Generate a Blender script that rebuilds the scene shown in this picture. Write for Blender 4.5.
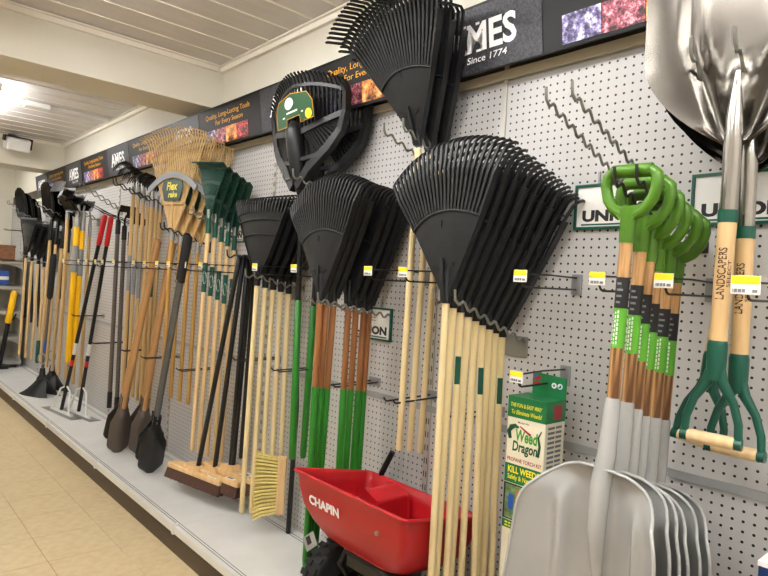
import bpy, math, random
from mathutils import Vector, Matrix
random.seed(7)
PI = math.pi
R = math.radians
SC = bpy.context.scene
COL = SC.collection
for o in list(bpy.data.objects):
    bpy.data.objects.remove(o)

# ------------------------------------------------------------------ camera
cam_d = bpy.data.cameras.new('camera')
cam_d.sensor_width = 36.0
cam_d.lens = 605.83 * 36.0 / 768.0
cam_d.clip_start = 0.05
cam = bpy.data.objects.new('camera', cam_d)
COL.objects.link(cam)
SC.camera = cam
_yaw, _pit, _rol = R(-48.027), R(-0.391), R(3.208)
_f = Vector((math.sin(_yaw) * math.cos(_pit), math.cos(_yaw) * math.cos(_pit), math.sin(_pit)))
_r0 = Vector((math.cos(_yaw), -math.sin(_yaw), 0))
_u0 = _r0.cross(_f)
_r = _r0 * math.cos(_rol) + _u0 * math.sin(_rol)
_u = -_r0 * math.sin(_rol) + _u0 * math.cos(_rol)
cam.matrix_world = Matrix(((_r.x, _u.x, -_f.x, 0.0), (_r.y, _u.y, -_f.y, -1.707),
                           (_r.z, _u.z, -_f.z, 1.36), (0, 0, 0, 1)))

# ------------------------------------------------------------------ world, lights, exposure
w = bpy.data.worlds.new('world')
SC.world = w
w.use_nodes = True
w.node_tree.nodes['Background'].inputs[0].default_value = (1.0, 0.97, 0.93, 1)
w.node_tree.nodes['Background'].inputs[1].default_value = 0.05
SC.view_settings.view_transform = 'Standard'
SC.view_settings.look = 'None'
SC.view_settings.gamma = 1.0
SC.view_settings.use_curve_mapping = False
SC.view_settings.exposure = 0.58
CEIL = 2.64
LAMPS = [(-8.0, -1.1), (-5.62, -0.98), (-2.3, -1.2), (-0.7, -1.2), (0.9, -1.2), (2.5, -1.2), (-6.2, -2.8), (-3.4, -2.8), (-0.9, -2.8), (1.6, -2.8)]
TUBE_GLOW = 36.0


# ------------------------------------------------------------------ materials
def lin(c):
    c = c / 255.0
    return c / 12.92 if c <= 0.04045 else ((c + 0.055) / 1.055) ** 2.4


def rgb(c):
    return (lin(c[0]), lin(c[1]), lin(c[2]), 1.0)


def mat(name, c, rough=0.5, metal=0.0, c2=None, scale=(8, 8, 8), detail=3, bump=0.0, spec=0.5, coat=0.0, contrast=(0.35, 0.65)):
    m = bpy.data.materials.new(name)
    m.use_nodes = True
    nt = m.node_tree
    b = nt.nodes['Principled BSDF']
    b.inputs['Base Color'].default_value = rgb(c)
    b.inputs['Roughness'].default_value = rough
    b.inputs['Metallic'].default_value = metal
    b.inputs['Specular IOR Level'].default_value = spec
    b.inputs['Coat Weight'].default_value = coat
    if c2 is not None or bump:
        tc = nt.nodes.new('ShaderNodeTexCoord')
        mp = nt.nodes.new('ShaderNodeMapping')
        mp.inputs['Scale'].default_value = scale
        nt.links.new(tc.outputs['Object'], mp.inputs['Vector'])
        nz = nt.nodes.new('ShaderNodeTexNoise')
        nz.inputs['Scale'].default_value = 1.0
        nz.inputs['Detail'].default_value = detail
        nt.links.new(mp.outputs['Vector'], nz.inputs['Vector'])
        if c2 is not None:
            cr = nt.nodes.new('ShaderNodeValToRGB')
            cr.color_ramp.elements[0].position = contrast[0]
            cr.color_ramp.elements[1].position = contrast[1]
            cr.color_ramp.elements[0].color = rgb(c)
            cr.color_ramp.elements[1].color = rgb(c2)
            nt.links.new(nz.outputs['Fac'], cr.inputs['Fac'])
            nt.links.new(cr.outputs['Color'], b.inputs['Base Color'])
        if bump:
            bp = nt.nodes.new('ShaderNodeBump')
            bp.inputs['Strength'].default_value = bump
            bp.inputs['Distance'].default_value = 0.002
            nt.links.new(nz.outputs['Fac'], bp.inputs['Height'])
            nt.links.new(bp.outputs['Normal'], b.inputs['Normal'])
    return m


def wood(name, c, c2, rough=0.5, sx=55, con=(0.3, 0.7)):
    return mat(name, c, rough, c2=c2, scale=(sx, sx, 3.0), detail=4, contrast=con)


def picture(name, stops, scale=28.0, kind='voronoi'):
    m = bpy.data.materials.new(name)
    m.use_nodes = True
    nt = m.node_tree
    b = nt.nodes['Principled BSDF']
    b.inputs['Roughness'].default_value = 0.45
    tc = nt.nodes.new('ShaderNodeTexCoord')
    nz = nt.nodes.new('ShaderNodeTexNoise')
    nz.inputs['Scale'].default_value = scale
    nz.inputs['Detail'].default_value = 6
    nz.inputs['Roughness'].default_value = 0.75
    nt.links.new(tc.outputs['Object'], nz.inputs['Vector'])
    cr = nt.nodes.new('ShaderNodeValToRGB')
    e = cr.color_ramp.elements
    while len(e) < len(stops):
        e.new(0.5)
    for i, (p, c) in enumerate(stops):
        e[i].position = p
        e[i].color = rgb(c)
    nt.links.new(nz.outputs['Fac'], cr.inputs['Fac'])
    nt.links.new(cr.outputs['Color'], b.inputs['Base Color'])
    return m


def pegboard_mat():
    m = bpy.data.materials.new('pegboard')
    m.use_nodes = True
    nt = m.node_tree
    N, L = nt.nodes, nt.links
    b = N['Principled BSDF']
    b.inputs['Roughness'].default_value = 0.45
    tc = N.new('ShaderNodeTexCoord')

    def vm(op, a, v=None):
        n = N.new('ShaderNodeVectorMath')
        n.operation = op
        L.new(a, n.inputs[0])
        if v is not None:
            n.inputs[1].default_value = v
        return n.outputs['Vector'] if op != 'LENGTH' else n.outputs['Value']
    v = vm('MULTIPLY', tc.outputs['Object'], (1 / 0.0254, 0, 1 / 0.0254))
    v = vm('ADD', v, (0.5, 0.5, 0.5))
    v = vm('FRACTION', v)
    v = vm('SUBTRACT', v, (0.5, 0.5, 0.5))
    d = vm('LENGTH', v)
    cr = N.new('ShaderNodeValToRGB')
    e = cr.color_ramp.elements
    e[0].position, e[0].color = 0.14, (0.012, 0.011, 0.010, 1)
    e[1].position, e[1].color = 0.165, rgb((200, 198, 196))
    k = e.new(0.22)
    k.color = rgb((190, 188, 186))
    L.new(d, cr.inputs['Fac'])
    L.new(cr.outputs['Color'], b.inputs['Base Color'])
    return m


M = {}
M['pegboard'] = pegboard_mat()
M['floor_tile'] = mat('floor_tile', (212, 193, 152), 0.42, c2=(202, 180, 140), scale=(22, 22, 30), detail=6)
M['floor_base'] = mat('floor_base', (168, 143, 112), 0.6)
M['wall'] = mat('cream_wall', (228, 224, 210), 0.8, c2=(224, 219, 204), scale=(3, 3, 3))
M['beam'] = mat('beam_paint', (228, 224, 210), 0.75)
M['ceil'] = mat('ceiling_plank', (216, 213, 210), 0.85, c2=(211, 207, 203), scale=(20, 4, 4))
M['batten'] = mat('ceiling_batten', (236, 230, 218), 0.8)
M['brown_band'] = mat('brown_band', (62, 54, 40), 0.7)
M['kick'] = mat('kick_plate_brown', (74, 60, 43), 0.55, c2=(66, 53, 38), scale=(6, 6, 20))
M['deck'] = mat('deck_enamel', (226, 226, 222), 0.33, c2=(219, 219, 215), scale=(6, 6, 6))
M['rail'] = mat('seam_rail', (150, 152, 152), 0.4)
M['cream_rail'] = mat('cream_rail', (226, 220, 200), 0.5)
M['upright'] = mat('upright_metal', (190, 186, 176), 0.4, 0.3)
M['black_slot'] = mat('black_slot', (14, 14, 14), 0.8)
M['groove'] = mat('deck_groove', (128, 126, 120), 0.6)
M['black_plastic'] = mat('black_plastic', (17, 18, 20), 0.42, c2=(23, 24, 26), scale=(25, 25, 25), spec=0.4)
M['black_gloss'] = mat('black_gloss', (16, 16, 17), 0.25)
M['black_tube'] = mat('black_tube', (13, 14, 16), 0.35)
M['black_foam'] = mat('black_foam', (24, 24, 26), 0.8)
M['rubber'] = mat('rubber', (20, 20, 20), 0.7)
M['ash'] = wood('pale_ash', (236, 217, 168), (226, 203, 148), 0.45)
M['ash2'] = wood('ash_warm', (228, 198, 146), (212, 178, 122), 0.5)
M['pine'] = wood('golden_pine', (210, 180, 128), (194, 160, 106), 0.5)
M['honey'] = wood('honey_wood', (188, 146, 96), (168, 124, 76), 0.45)
M['bamboo_shaft'] = wood('bamboo_shaft', (200, 156, 84), (180, 134, 66), 0.45)
M['bamboo'] = wood('bamboo_tine', (220, 190, 134), (190, 152, 96), 0.5)
M['brown'] = wood('brown_stain', (160, 108, 62), (124, 76, 40), 0.4)
M['scorched'] = wood('scorched_ash', (196, 152, 100), (104, 66, 36), 0.45, sx=70, con=(0.42, 0.6))
M['light_ash'] = wood('light_ash', (222, 190, 140), (208, 172, 120), 0.4, sx=70)
M['crossbar'] = wood('crossbar_wood', (232, 204, 158), (214, 180, 130), 0.35, sx=40)
M['block'] = wood('broom_block', (226, 192, 142), (206, 166, 114), 0.5, sx=25)
M['leaf_green'] = mat('leaf_green', (50, 124, 34), 0.38)
M['leaf_green2'] = mat('dip_green', (38, 122, 34), 0.3)
M['lime'] = mat('lime_plastic', (74, 122, 18), 0.4, c2=(70, 116, 16))
M['forest'] = mat('forest_green', (12, 78, 62), 0.3)
M['forest2'] = mat('forest_green_wire', (10, 58, 46), 0.35)
M['steel_tube'] = mat('steel_tube', (176, 172, 166), 0.25, 1.0)
M['steel'] = mat('steel', (96, 92, 86), 0.24, 1.0, c2=(84, 80, 74), scale=(6, 6, 3), bump=0.08)
M['dark_chrome'] = mat('dark_chrome', (112, 116, 122), 0.3, 0.9)
M['galv'] = mat('galvanised', (170, 170, 168), 0.35, 0.9)
M['hook'] = mat('hook_zinc', (138, 138, 130), 0.4, 0.5)
M['hook_dark'] = mat('hook_dark', (70, 68, 66), 0.35, 0.7)
M['wire_dark'] = mat('wire_dark', (60, 58, 56), 0.4, 0.7)
M['plate_clear'] = mat('plate_grey', (146, 148, 150), 0.35, 0.4)
M['white'] = mat('white', (238, 238, 234), 0.5)
M['paper'] = mat('paper', (236, 235, 230), 0.6)
M['yellow'] = mat('tag_yellow', (248, 222, 26), 0.5)
M['print'] = mat('print_grey', (120, 120, 124), 0.6)
M['print_black'] = mat('print_black', (24, 24, 26), 0.6)
M['red'] = mat('hopper_red', (178, 14, 24), 0.42, c2=(170, 12, 22), scale=(8, 8, 8))
M['red_grip'] = mat('red_grip', (214, 30, 36), 0.45)
M['taupe'] = mat('taupe_metal', (88, 78, 70), 0.4, 0.4)
M['taupe_shaft'] = mat('taupe_shaft', (96, 88, 82), 0.45, 0.2)
M['yellow_fibre'] = mat('yellow_fibre', (252, 196, 8), 0.35)
M['grey_label'] = mat('grey_label', (142, 146, 150), 0.45)
M['scoop_grey'] = mat('scoop_grey', (174, 175, 172), 0.16, c2=(170, 171, 168), scale=(10, 10, 10))
M['sign_black'] = mat('sign_black', (17, 17, 19), 0.5, spec=0.3)
M['sign_speckle'] = mat('sign_speckle', (9, 9, 12), 0.5, c2=(58, 58, 66), scale=(160, 160, 160), detail=2)
M['sign_white'] = mat('sign_white', (240, 240, 240), 0.5)
M['sign_orange'] = mat('sign_orange', (236, 168, 30), 0.5)
M['pic_winter'] = picture('pic_winter', [(0.40, (20, 18, 34)), (0.47, (92, 82, 128)), (0.53, (150, 142, 190)), (0.58, (230, 228, 244))], 30)
M['pic_pink'] = picture('pic_pink', [(0.41, (22, 12, 18)), (0.47, (120, 44, 62)), (0.53, (176, 86, 104)), (0.60, (232, 186, 192))], 38)
M['pic_orange'] = picture('pic_orange', [(0.41, (34, 18, 10)), (0.47, (190, 104, 26)), (0.55, (240, 168, 84)), (0.64, (252, 214, 160))], 16)
M['pic_red'] = picture('pic_red', [(0.42, (20, 6, 8)), (0.48, (120, 20, 26)), (0.55, (196, 44, 44)), (0.64, (240, 150, 120))], 30)
M['box_green'] = mat('carton_green', (14, 112, 62), 0.4)
M['box_cream'] = mat('carton_cream', (238, 232, 206), 0.45)
M['box_side'] = mat('carton_side', (214, 206, 180), 0.5)
M['logo_green'] = mat('logo_green', (70, 156, 44), 0.5)
M['logo_dark'] = mat('logo_dark', (12, 82, 44), 0.5)
M['text_red'] = mat('text_red', (160, 30, 40), 0.5)
M['text_yellow'] = mat('text_yellow', (246, 232, 60), 0.5)
M['photo_grass'] = mat('photo_grass', (66, 96, 58), 0.5, c2=(120, 150, 96), scale=(60, 60, 60), detail=5)
M['blue'] = mat('blue_print', (36, 84, 170), 0.5)
M['skin'] = mat('photo_tan', (170, 110, 70), 0.6)
M['navy'] = mat('navy_carton', (8, 42, 92), 0.4)
M['cardboard'] = mat('cardboard', (140, 96, 64), 0.7, c2=(110, 70, 48), scale=(20, 20, 60))
M['shelf_metal'] = mat('shelf_metal', (190, 188, 180), 0.45)
M['shelf_inner'] = mat('shelf_inner', (196, 192, 182), 0.6)
M['label_green'] = mat('label_green', (14, 74, 36), 0.45)
M['sticker_green'] = mat('sticker_green', (92, 172, 48), 0.4)
M['bristle_brown'] = mat('bristle_brown', (80, 50, 36), 0.8, c2=(62, 38, 28), scale=(200, 200, 20))
M['bristle_yellow'] = mat('bristle_yellow', (226, 208, 132), 0.7, c2=(212, 190, 110), scale=(100, 100, 100))
M['burn'] = mat('burnt_print', (74, 42, 24), 0.6)


def lamp_glow():
    m = bpy.data.materials.new('lamp_diffuser')
    m.use_nodes = True
    b = m.node_tree.nodes['Principled BSDF']
    b.inputs['Base Color'].default_value = (0.9, 0.9, 0.9, 1)
    b.inputs['Emission Color'].default_value = (1.0, 0.99, 0.985, 1)
    b.inputs['Emission Strength'].default_value = TUBE_GLOW
    return m


M['glow'] = lamp_glow()


# ------------------------------------------------------------------ mesh builder
class MB:
    def __init__(s):
        s.v, s.f, s.s, s.m = [], [], [], []

    def add(s, vs, fs, smooth=False, m=0):
        n = len(s.v)
        s.v.extend([tuple(p) for p in vs])
        for f in fs:
            s.f.append([i + n for i in f])
            s.s.append(smooth)
            s.m.append(m)
        return s

    def box(s, c, size, rot=None, m=0):
        x, y, z = size[0] / 2, size[1] / 2, size[2] / 2
        vs = [Vector(p) for p in ((-x, -y, -z), (x, -y, -z), (x, y, -z), (-x, y, -z), (-x, -y, z), (x, -y, z), (x, y, z), (-x, y, z))]
        if rot is not None:
            vs = [rot @ p for p in vs]
        c = Vector(c)
        return s.add([p + c for p in vs], [(0, 3, 2, 1), (4, 5, 6, 7), (0, 1, 5, 4), (1, 2, 6, 5), (2, 3, 7, 6), (3, 0, 4, 7)], False, m)

    def bb(s, x0, x1, y0, y1, z0, z1, m=0):
        return s.box(((x0 + x1) / 2, (y0 + y1) / 2, (z0 + z1) / 2), (abs(x1 - x0), abs(y1 - y0), abs(z1 - z0)), None, m)

    def tube(s, pts, r, seg=10, m=0, closed=False, cap=True, sx=1.0):
        pts = [Vector(p) for p in pts]
        n = len(pts)
        rr = r if isinstance(r, (list, tuple)) else [r] * n
        tang = []
        for i in range(n):
            if closed:
                t = pts[(i + 1) % n] - pts[i - 1]
            else:
                t = pts[min(i + 1, n - 1)] - pts[max(i - 1, 0)]
            tang.append(t.normalized() if t.length > 1e-9 else Vector((0, 0, 1)))
        ref = Vector((1, 0, 0)) if abs(tang[0].x) < 0.8 else Vector((0, 1, 0))
        u = (ref - tang[0] * ref.dot(tang[0])).normalized()
        rings = []
        for i in range(n):
            u = (u - tang[i] * u.dot(tang[i])).normalized()
            v = tang[i].cross(u)
            rings.append([pts[i] + (u * math.cos(2 * PI * k / seg) * sx + v * math.sin(2 * PI * k / seg)) * rr[i] for k in range(seg)])
        vs = [p for q in rings for p in q]
        fs = []
        for i in range(n if closed else n - 1):
            a, b = i * seg, ((i + 1) % n) * seg
            for k in range(seg):
                k2 = (k + 1) % seg
                fs.append((a + k, a + k2, b + k2, b + k))
        s.add(vs, fs, seg > 4, m)
        if cap and not closed:
            s.add(rings[0], [tuple(reversed(range(seg)))], False, m)
            s.add(rings[-1], [tuple(range(seg))], False, m)
        return s

    def bar(s, pts, w, t, side, m=0):
        """rectangular section swept along pts; side is the width direction"""
        pts = [Vector(p) for p in pts]
        n = len(pts)
        ww = w if isinstance(w, (list, tuple)) else [w] * n
        side = Vector(side).normalized()
        vs = []
        for i in range(n):
            tg = (pts[min(i + 1, n - 1)] - pts[max(i - 1, 0)]).normalized()
            sd = (side - tg * side.dot(tg)).normalized()
            nn = tg.cross(sd)
            a, b = sd * ww[i] / 2, nn * t / 2
            vs += [pts[i] - a - b, pts[i] + a - b, pts[i] + a + b, pts[i] - a + b]
        fs = [(3, 2, 1, 0), (4 * n - 4, 4 * n - 3, 4 * n - 2, 4 * n - 1)]
        for i in range(n - 1):
            a, b = 4 * i, 4 * i + 4
            for k in range(4):
                fs.append((a + k, a + (k + 1) % 4, b + (k + 1) % 4, b + k))
        return s.add(vs, fs, False, m)

    def prism(s, poly, y0, y1, m=0, axis='y'):
        n = len(poly)
        def P(p, y):
            if axis == 'y':
                return (p[0], y, p[1])
            if axis == 'x':
                return (y, p[0], p[1])
            return (p[0], p[1], y)
        vs = [P(p, y0) for p in poly] + [P(p, y1) for p in poly]
        fs = [tuple(range(n)), tuple(reversed(range(n, 2 * n)))]
        for k in range(n):
            k2 = (k + 1) % n
            fs.append((k, k2, n + k2, n + k))
        return s.add(vs, fs, False, m)

    def shell(s, grid, t, m=0, smooth=True):
        """closed shell: grid[i][j] points, thickened by vector t"""
        t = Vector(t)
        ni, nj = len(grid), len(grid[0])
        A = [Vector(p) for row in grid for p in row]
        vs = A + [p + t for p in A]
        N = ni * nj
        fs = []
        for i in range(ni - 1):
            for j in range(nj - 1):
                a, b, c, d = i * nj + j, i * nj + j + 1, (i + 1) * nj + j + 1, (i + 1) * nj + j
                fs.append((a, b, c, d))
                fs.append((d + N, c + N, b + N, a + N))
        s.add(vs, fs, smooth, m)
        ring = [(0, j) for j in range(nj)] + [(i, nj - 1) for i in range(1, ni)] + [(ni - 1, j) for j in range(nj - 2, -1, -1)] + [(i, 0) for i in range(ni - 2, 0, -1)]
        P = [Vector(grid[i][j]) for i, j in ring]
        n = len(P)
        s.add(P + [p + t for p in P], [(k, n + k, n + (k + 1) % n, (k + 1) % n) for k in range(n)], False, m)
        return s

    def lathe(s, prof, seg=20, m=0, c=(0, 0, 0), axis='z'):
        vs, fs = [], []
        for r, z in prof:
            for k in range(seg):
                a = 2 * PI * k / seg
                p = (r * math.cos(a), r * math.sin(a), z)
                if axis == 'x':
                    p = (z, p[0], p[1])
                elif axis == 'y':
                    p = (p[0], z, p[1])
                vs.append((p[0] + c[0], p[1] + c[1], p[2] + c[2]))
        n = len(prof)
        for i in range(n - 1):
            for k in range(seg):
                k2 = (k + 1) % seg
                fs.append((i * seg + k, i * seg + k2, (i + 1) * seg + k2, (i + 1) * seg + k))
        s.add(vs, fs, True, m)
        s.add(vs[:seg], [tuple(range(seg))], False, m)
        s.add(vs[-seg:], [tuple(range(seg))], False, m)
        return s

    def mesh(s, name, mats):
        me = bpy.data.meshes.new(name)
        me.from_pydata(s.v, [], s.f)
        me.polygons.foreach_set('use_smooth', s.s)
        me.polygons.foreach_set('material_index', s.m)
        for m in (mats if isinstance(mats, (list, tuple)) else [mats]):
            me.materials.append(M[m] if isinstance(m, str) else m)
        me.update()
        return me


def obj(name, mb, mats, parent=None, loc=None, rot=None, kind=None, bevel=0, label=None):
    me = mb.mesh(name, mats) if isinstance(mb, MB) else mb
    o = bpy.data.objects.new(name, me)
    COL.objects.link(o)
    if parent is not None:
        o.parent = parent
    if loc is not None:
        o.location = loc
    if rot is not None:
        o.rotation_euler = rot
    if kind:
        o['kind'] = kind
    if label:
        o['label'] = label
    if bevel:
        bv = o.modifiers.new('bevel', 'BEVEL')
        bv.width = bevel
        bv.segments = 2
        bv.limit_method = 'ANGLE'
    return o


def tag(o, label, cat, group=None):
    o['label'] = label
    o['category'] = cat
    if group:
        o['group'] = group
    return o


def thing(name, label, cat, loc=(0, 0, 0), rot=(0, 0, 0), group=None):
    o = bpy.data.objects.new(name, None)
    o.empty_display_size = 0.05
    COL.objects.link(o)
    o.location = loc
    o.rotation_euler = rot
    return tag(o, label, cat, group)


def dup(root, loc, rot=None, label=None):
    r = root.copy()
    COL.objects.link(r)
    r.location = loc
    if rot is not None:
        r.rotation_euler = rot
    if label:
        r['label'] = label
    for ch in list(root.children):
        c = ch.copy()
        COL.objects.link(c)
        c.parent = r
        for g in list(ch.children):
            d = g.copy()
            COL.objects.link(d)
            d.parent = c
    return r


_tc = {}


def text_mb(txt, size, width=None, bold=0.0, shear=0.0, italic=False, mapf=None, m=0, depth=0.0):
    """lettering standing in the xz plane, facing -y, centred on the origin"""
    key = (txt, bold, shear)
    if key not in _tc:
        cu = bpy.data.curves.new('lettering', 'FONT')
        cu.body = txt
        cu.align_x = 'CENTER'
        cu.align_y = 'CENTER'
        cu.offset = bold
        cu.shear = shear
        cu.resolution_u = 3
        o = bpy.data.objects.new('lettering', cu)
        COL.objects.link(o)
        dg = bpy.context.evaluated_depsgraph_get()
        me = bpy.data.meshes.new_from_object(o.evaluated_get(dg))
        _tc[key] = ([v.co.copy() for v in me.vertices], [tuple(p.vertices) for p in me.polygons])
        bpy.data.objects.remove(o)
        bpy.data.meshes.remove(me)
    vs, fs = _tc[key]
    x0, x1 = min(v.x for v in vs), max(v.x for v in vs)
    cx = (x0 + x1) / 2
    y0, y1 = min(v.y for v in vs), max(v.y for v in vs)
    cy = (y0 + y1) / 2
    k = size / (y1 - y0)
    kx = k if width is None else width / (x1 - x0)
    b = MB()
    P = [((v.x - cx) * kx, 0.0, (v.y - cy) * k) for v in vs]
    if mapf:
        P = [mapf(p) for p in P]
    b.add(P, fs, False, m)
    return b


# ------------------------------------------------------------------ the room
XL, XR, YB = -9.45, 3.4, -5.4
fl = obj('floor', MB().bb(XL - 0.1, XR + 0.1, YB - 0.1, 0.15, -0.1, -0.003), 'floor_base', kind='structure')
tile = MB().bb(-0.1515, 0.1515, -0.1515, 0.1515, -0.003, 0.0).mesh('floor_tile', 'floor_tile')
for i in range(26):
    for j in range(6):
        o = obj('floor_tile', tile, None, fl, (-9.3 + 0.305 * i + 0.005, -0.4875 - 0.305 * j, 0))
cl = obj('ceiling', MB().bb(XL - 0.1, XR + 0.1, YB - 0.1, 0.15, CEIL + 0.012, CEIL + 0.1), 'ceil', kind='structure')
plank = MB().bb(-0.1005, 0.1005, YB, 0.0, CEIL, CEIL + 0.012).mesh('ceiling_plank', 'ceil')
batten = MB().bb(-0.005, 0.005, YB, 0.0, CEIL - 0.004, CEIL).mesh('ceiling_batten', 'batten')
k = 0
x = -2.907 - 0.2025 * 32
while x < XR:
    obj('ceiling_plank', plank, None, cl, (x + 0.10125, 0, 0))
    obj('ceiling_batten', batten, None, cl, (x, 0, 0))
    x += 0.2025
wr = obj('wall_right', MB().bb(XL, XR, 0.012, 0.12, 0, CEIL), 'wall', kind='structure')
obj('wall_left', MB().bb(XL - 0.1, XL, YB, 0.12, 0, CEIL), 'wall', kind='structure')
obj('wall_back', MB().bb(XL, XR, YB - 0.1, YB, 0, CEIL), 'wall', kind='structure')
obj('wall_front', MB().bb(XR, XR + 0.1, YB, 0.12, 0, CEIL), 'wall', kind='structure')
obj('trim_1', MB().bb(-3.83, -3.5, YB, 0.012, 2.375, CEIL), 'beam', kind='structure')
obj('trim_2', MB().bb(-7.4, -7.05, YB, 0.012, 2.345, CEIL), 'beam', kind='structure')
# crown strips where ceiling meets wall and beams
cr = MB()
for xa, xb in ((-3.5, XR), (-7.05, -3.83), (XL, -7.4)):
    cr.bb(xa, xb, -0.03, 0.012, CEIL - 0.012, CEIL - 0.004)
    cr.bb(xa, xb, -0.012, 0.012, CEIL - 0.04, CEIL - 0.012)
obj('trim_3', cr, 'batten', kind='structure')
cr = MB()
for xa in (-3.5, -7.05):
    cr.bb(xa, xa + 0.03, YB, -0.031, CEIL - 0.012, CEIL - 0.004)
    cr.bb(xa, xa + 0.012, YB, -0.031, CEIL - 0.04, CEIL - 0.012)
obj('trim_4', cr, 'batten', kind='structure')
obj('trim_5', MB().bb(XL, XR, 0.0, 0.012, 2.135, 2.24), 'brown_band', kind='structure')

# ceiling lights
lt = thing('ceiling_light', 'long fluorescent ceiling light fixture beyond the near cream beam', 'ceiling light', (LAMPS[1][0], LAMPS[1][1], CEIL), group='ceiling fluorescent lights')
hb = MB().bb(-0.64, 0.64, -0.05, 0.05, -0.03, -0.004)
hb.bb(-0.64, -0.62, -0.07, 0.07, -0.085, -0.03).bb(0.62, 0.64, -0.07, 0.07, -0.085, -0.03)
obj('housing', hb, 'white', lt)
for s_ in (-1, 1):
    obj('tube', MB().tube([(-0.62, 0.045 * s_, -0.066), (0.62, 0.045 * s_, -0.066)], 0.016, 10), 'glow', lt)
LL = ['fluorescent ceiling fixture past the far cream beam', None, 'fluorescent ceiling fixture just before the near beam',
      'fluorescent ceiling fixture above the leaf rakes', 'fluorescent ceiling fixture above the steel scoops', 'fluorescent ceiling fixture at the open end of the aisle',
      'fluorescent ceiling fixture over the next aisle past the near beam', 'fluorescent ceiling fixture over the second bay of the next aisle', 'fluorescent ceiling fixture over the third bay of the next aisle', 'fluorescent ceiling fixture over the open end of the next aisle']
for i, (lx, ly) in enumerate(LAMPS):
    if i != 1:
        dup(lt, (lx, ly, CEIL), None, LL[i])
# conduit and box on the far ceiling bay
cd = thing('ceiling_conduit', 'white surface conduit with a junction box on the far ceiling', 'conduit', (-5.48, 0, CEIL - 0.004))
obj('conduit', MB().bb(-0.012, 0.012, -2.4, -0.032, -0.022, 0.0), 'white', cd)
obj('junction_box', MB().bb(-0.05, 0.05, -0.68, -0.5, -0.04, 0.0).bb(-0.02, 0.02, -0.72, -0.68, -0.034, 0), 'white', cd, bevel=0.006)
# loudspeaker on far beam
sp = thing('loudspeaker', 'small white loudspeaker on a black bracket before the far beam', 'speaker', (-6.86, -0.46, 2.52), (0, R(14), R(8)))
obj('speaker_body', MB().bb(-0.07, 0.07, -0.1, 0.1, -0.06, 0.06), 'white', sp, bevel=0.012)
b = MB().bb(-0.03, 0.03, -0.125, 0.125, 0.066, 0.074)
b.bb(-0.03, 0.03, 0.112, 0.125, -0.03, 0.066).bb(-0.03, 0.03, -0.125, -0.112, 0.02, 0.066)
b.bb(-0.19, -0.03, -0.03, 0.03, 0.066, 0.074)
obj('bracket', b, 'black_plastic', sp)

# ------------------------------------------------------------------ pegboard gondola
BAY = 1.21
gx0 = -0.39 - BAY * 7      # left end of the run
gon = thing('store_gondola', 'long white pegboard gondola with grey base deck and brown kick plate', 'gondola', (0, 0, 0))
hx = -1.0878
GEND = -8.86
uppegs, lowpegs = {}, {}
for k in range(-8, 3):
    xa, xb = max(-0.39 + BAY * k, XL), -0.39 + BAY * (k + 1)
    n = round((xa - hx) / 0.0254)
    ox = hx + n * 0.0254
    obj('pegboard_panel', MB().bb(xa - ox + 0.001, xb - ox - 0.001, 0, 0.008, 0.90 - 2.0655, 2.088 - 2.0655), 'pegboard', gon, (ox, 0, 2.0655))
    obj('pegboard_panel', MB().bb(xa - ox + 0.001, xb - ox - 0.001, 0, 0.008, 0.12 - 0.789, 0.878 - 0.789), 'pegboard', gon, (ox, 0, 0.789))
    obj('seam_rail', MB().bb(xa, xb, -0.006, 0.01, 0.878, 0.902), 'rail', gon)
    obj('top_rail', MB().bb(xa, xb, -0.012, 0.011, 2.094, 2.126), 'cream_rail', gon)
    # deck
    if xa < GEND - 1:
        continue
    d = MB().bb(xa + 0.001, xb - 0.001, -0.455, -0.002, 0.118, 0.135)
    d.bb(xa + 0.001, xb - 0.001, -0.462, -0.455, 0.100, 0.137)
    dk = obj('deck_panel', d, 'deck', gon)
    g = MB()
    for yy in (-0.438, -0.425, -0.056, -0.040):
        g.bb(xa + 0.002, xb - 0.002, yy - 0.0022, yy + 0.0022, 0.135, 0.1356)
    obj('groove', g, 'groove', dk)
    obj('kick_plate', MB().bb(xa, xb, -0.452, -0.437, 0.0, 0.118), 'kick', gon)
    obj('deck_clip', MB().bb(xa - 0.012, xa + 0.012, -0.468, -0.44, 0.094, 0.142), 'deck', gon, bevel=0.004)
    # slotted upright
    up = obj('upright', MB().bb(xa - 0.013, xa + 0.013, -0.004, 0.002, 0.135, 2.094 if xa < -2 else 1.72), 'upright', gon)
    sl = MB()
    zz = 0.17
    while zz < (2.07 if xa < -2 else 1.7):
        for sx in (-0.006, 0.006):
            sl.bb(xa + sx - 0.002, xa + sx + 0.002, -0.0046, -0.003, zz, zz + 0.022)
        zz += 0.0508
    obj('slots', sl, 'black_slot', up, kind='stuff')
obj('joint_strip', MB().bb(-1.325, -1.31, -0.006, 0.0, 1.2, 2.16), 'upright', gon)

# ------------------------------------------------------------------ header signs
def slanted(b, tilt=0.13):
    return b
SB = [-7.67 + i * 1.2133 for i in range(7)]
SIGN_TXT = ['at the far end of the row', 'above the yellow handled spades', 'above the black tined cultivators',
            'behind the bamboo rakes', 'behind the slatted scoop rakes', 'above the large hanging black rakes', 'behind the steel scoops']
pics = ['pic_winter', 'pic_pink', 'pic_orange', 'pic_red']
H = 0.222
WS = 1.2133
AMES_W = 0.49
s0 = thing('header_sign', 'x', 'sign', (0, 0, 0), (R(8), 0, 0), 'garden tool header signs')
obj('board', MB().bb(0.0008, WS - 0.0008, 0, 0.012, 0, H), 'sign_black', s0)
obj('speckled_panel', MB().bb(0.004, AMES_W, -0.003, 0, 0.002, H - 0.002), 'sign_speckle', s0)
b = text_mb('AMES', 0.098, 0.30, 0.028)
nb = MB()
nb.add(b.v, b.f)
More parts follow.
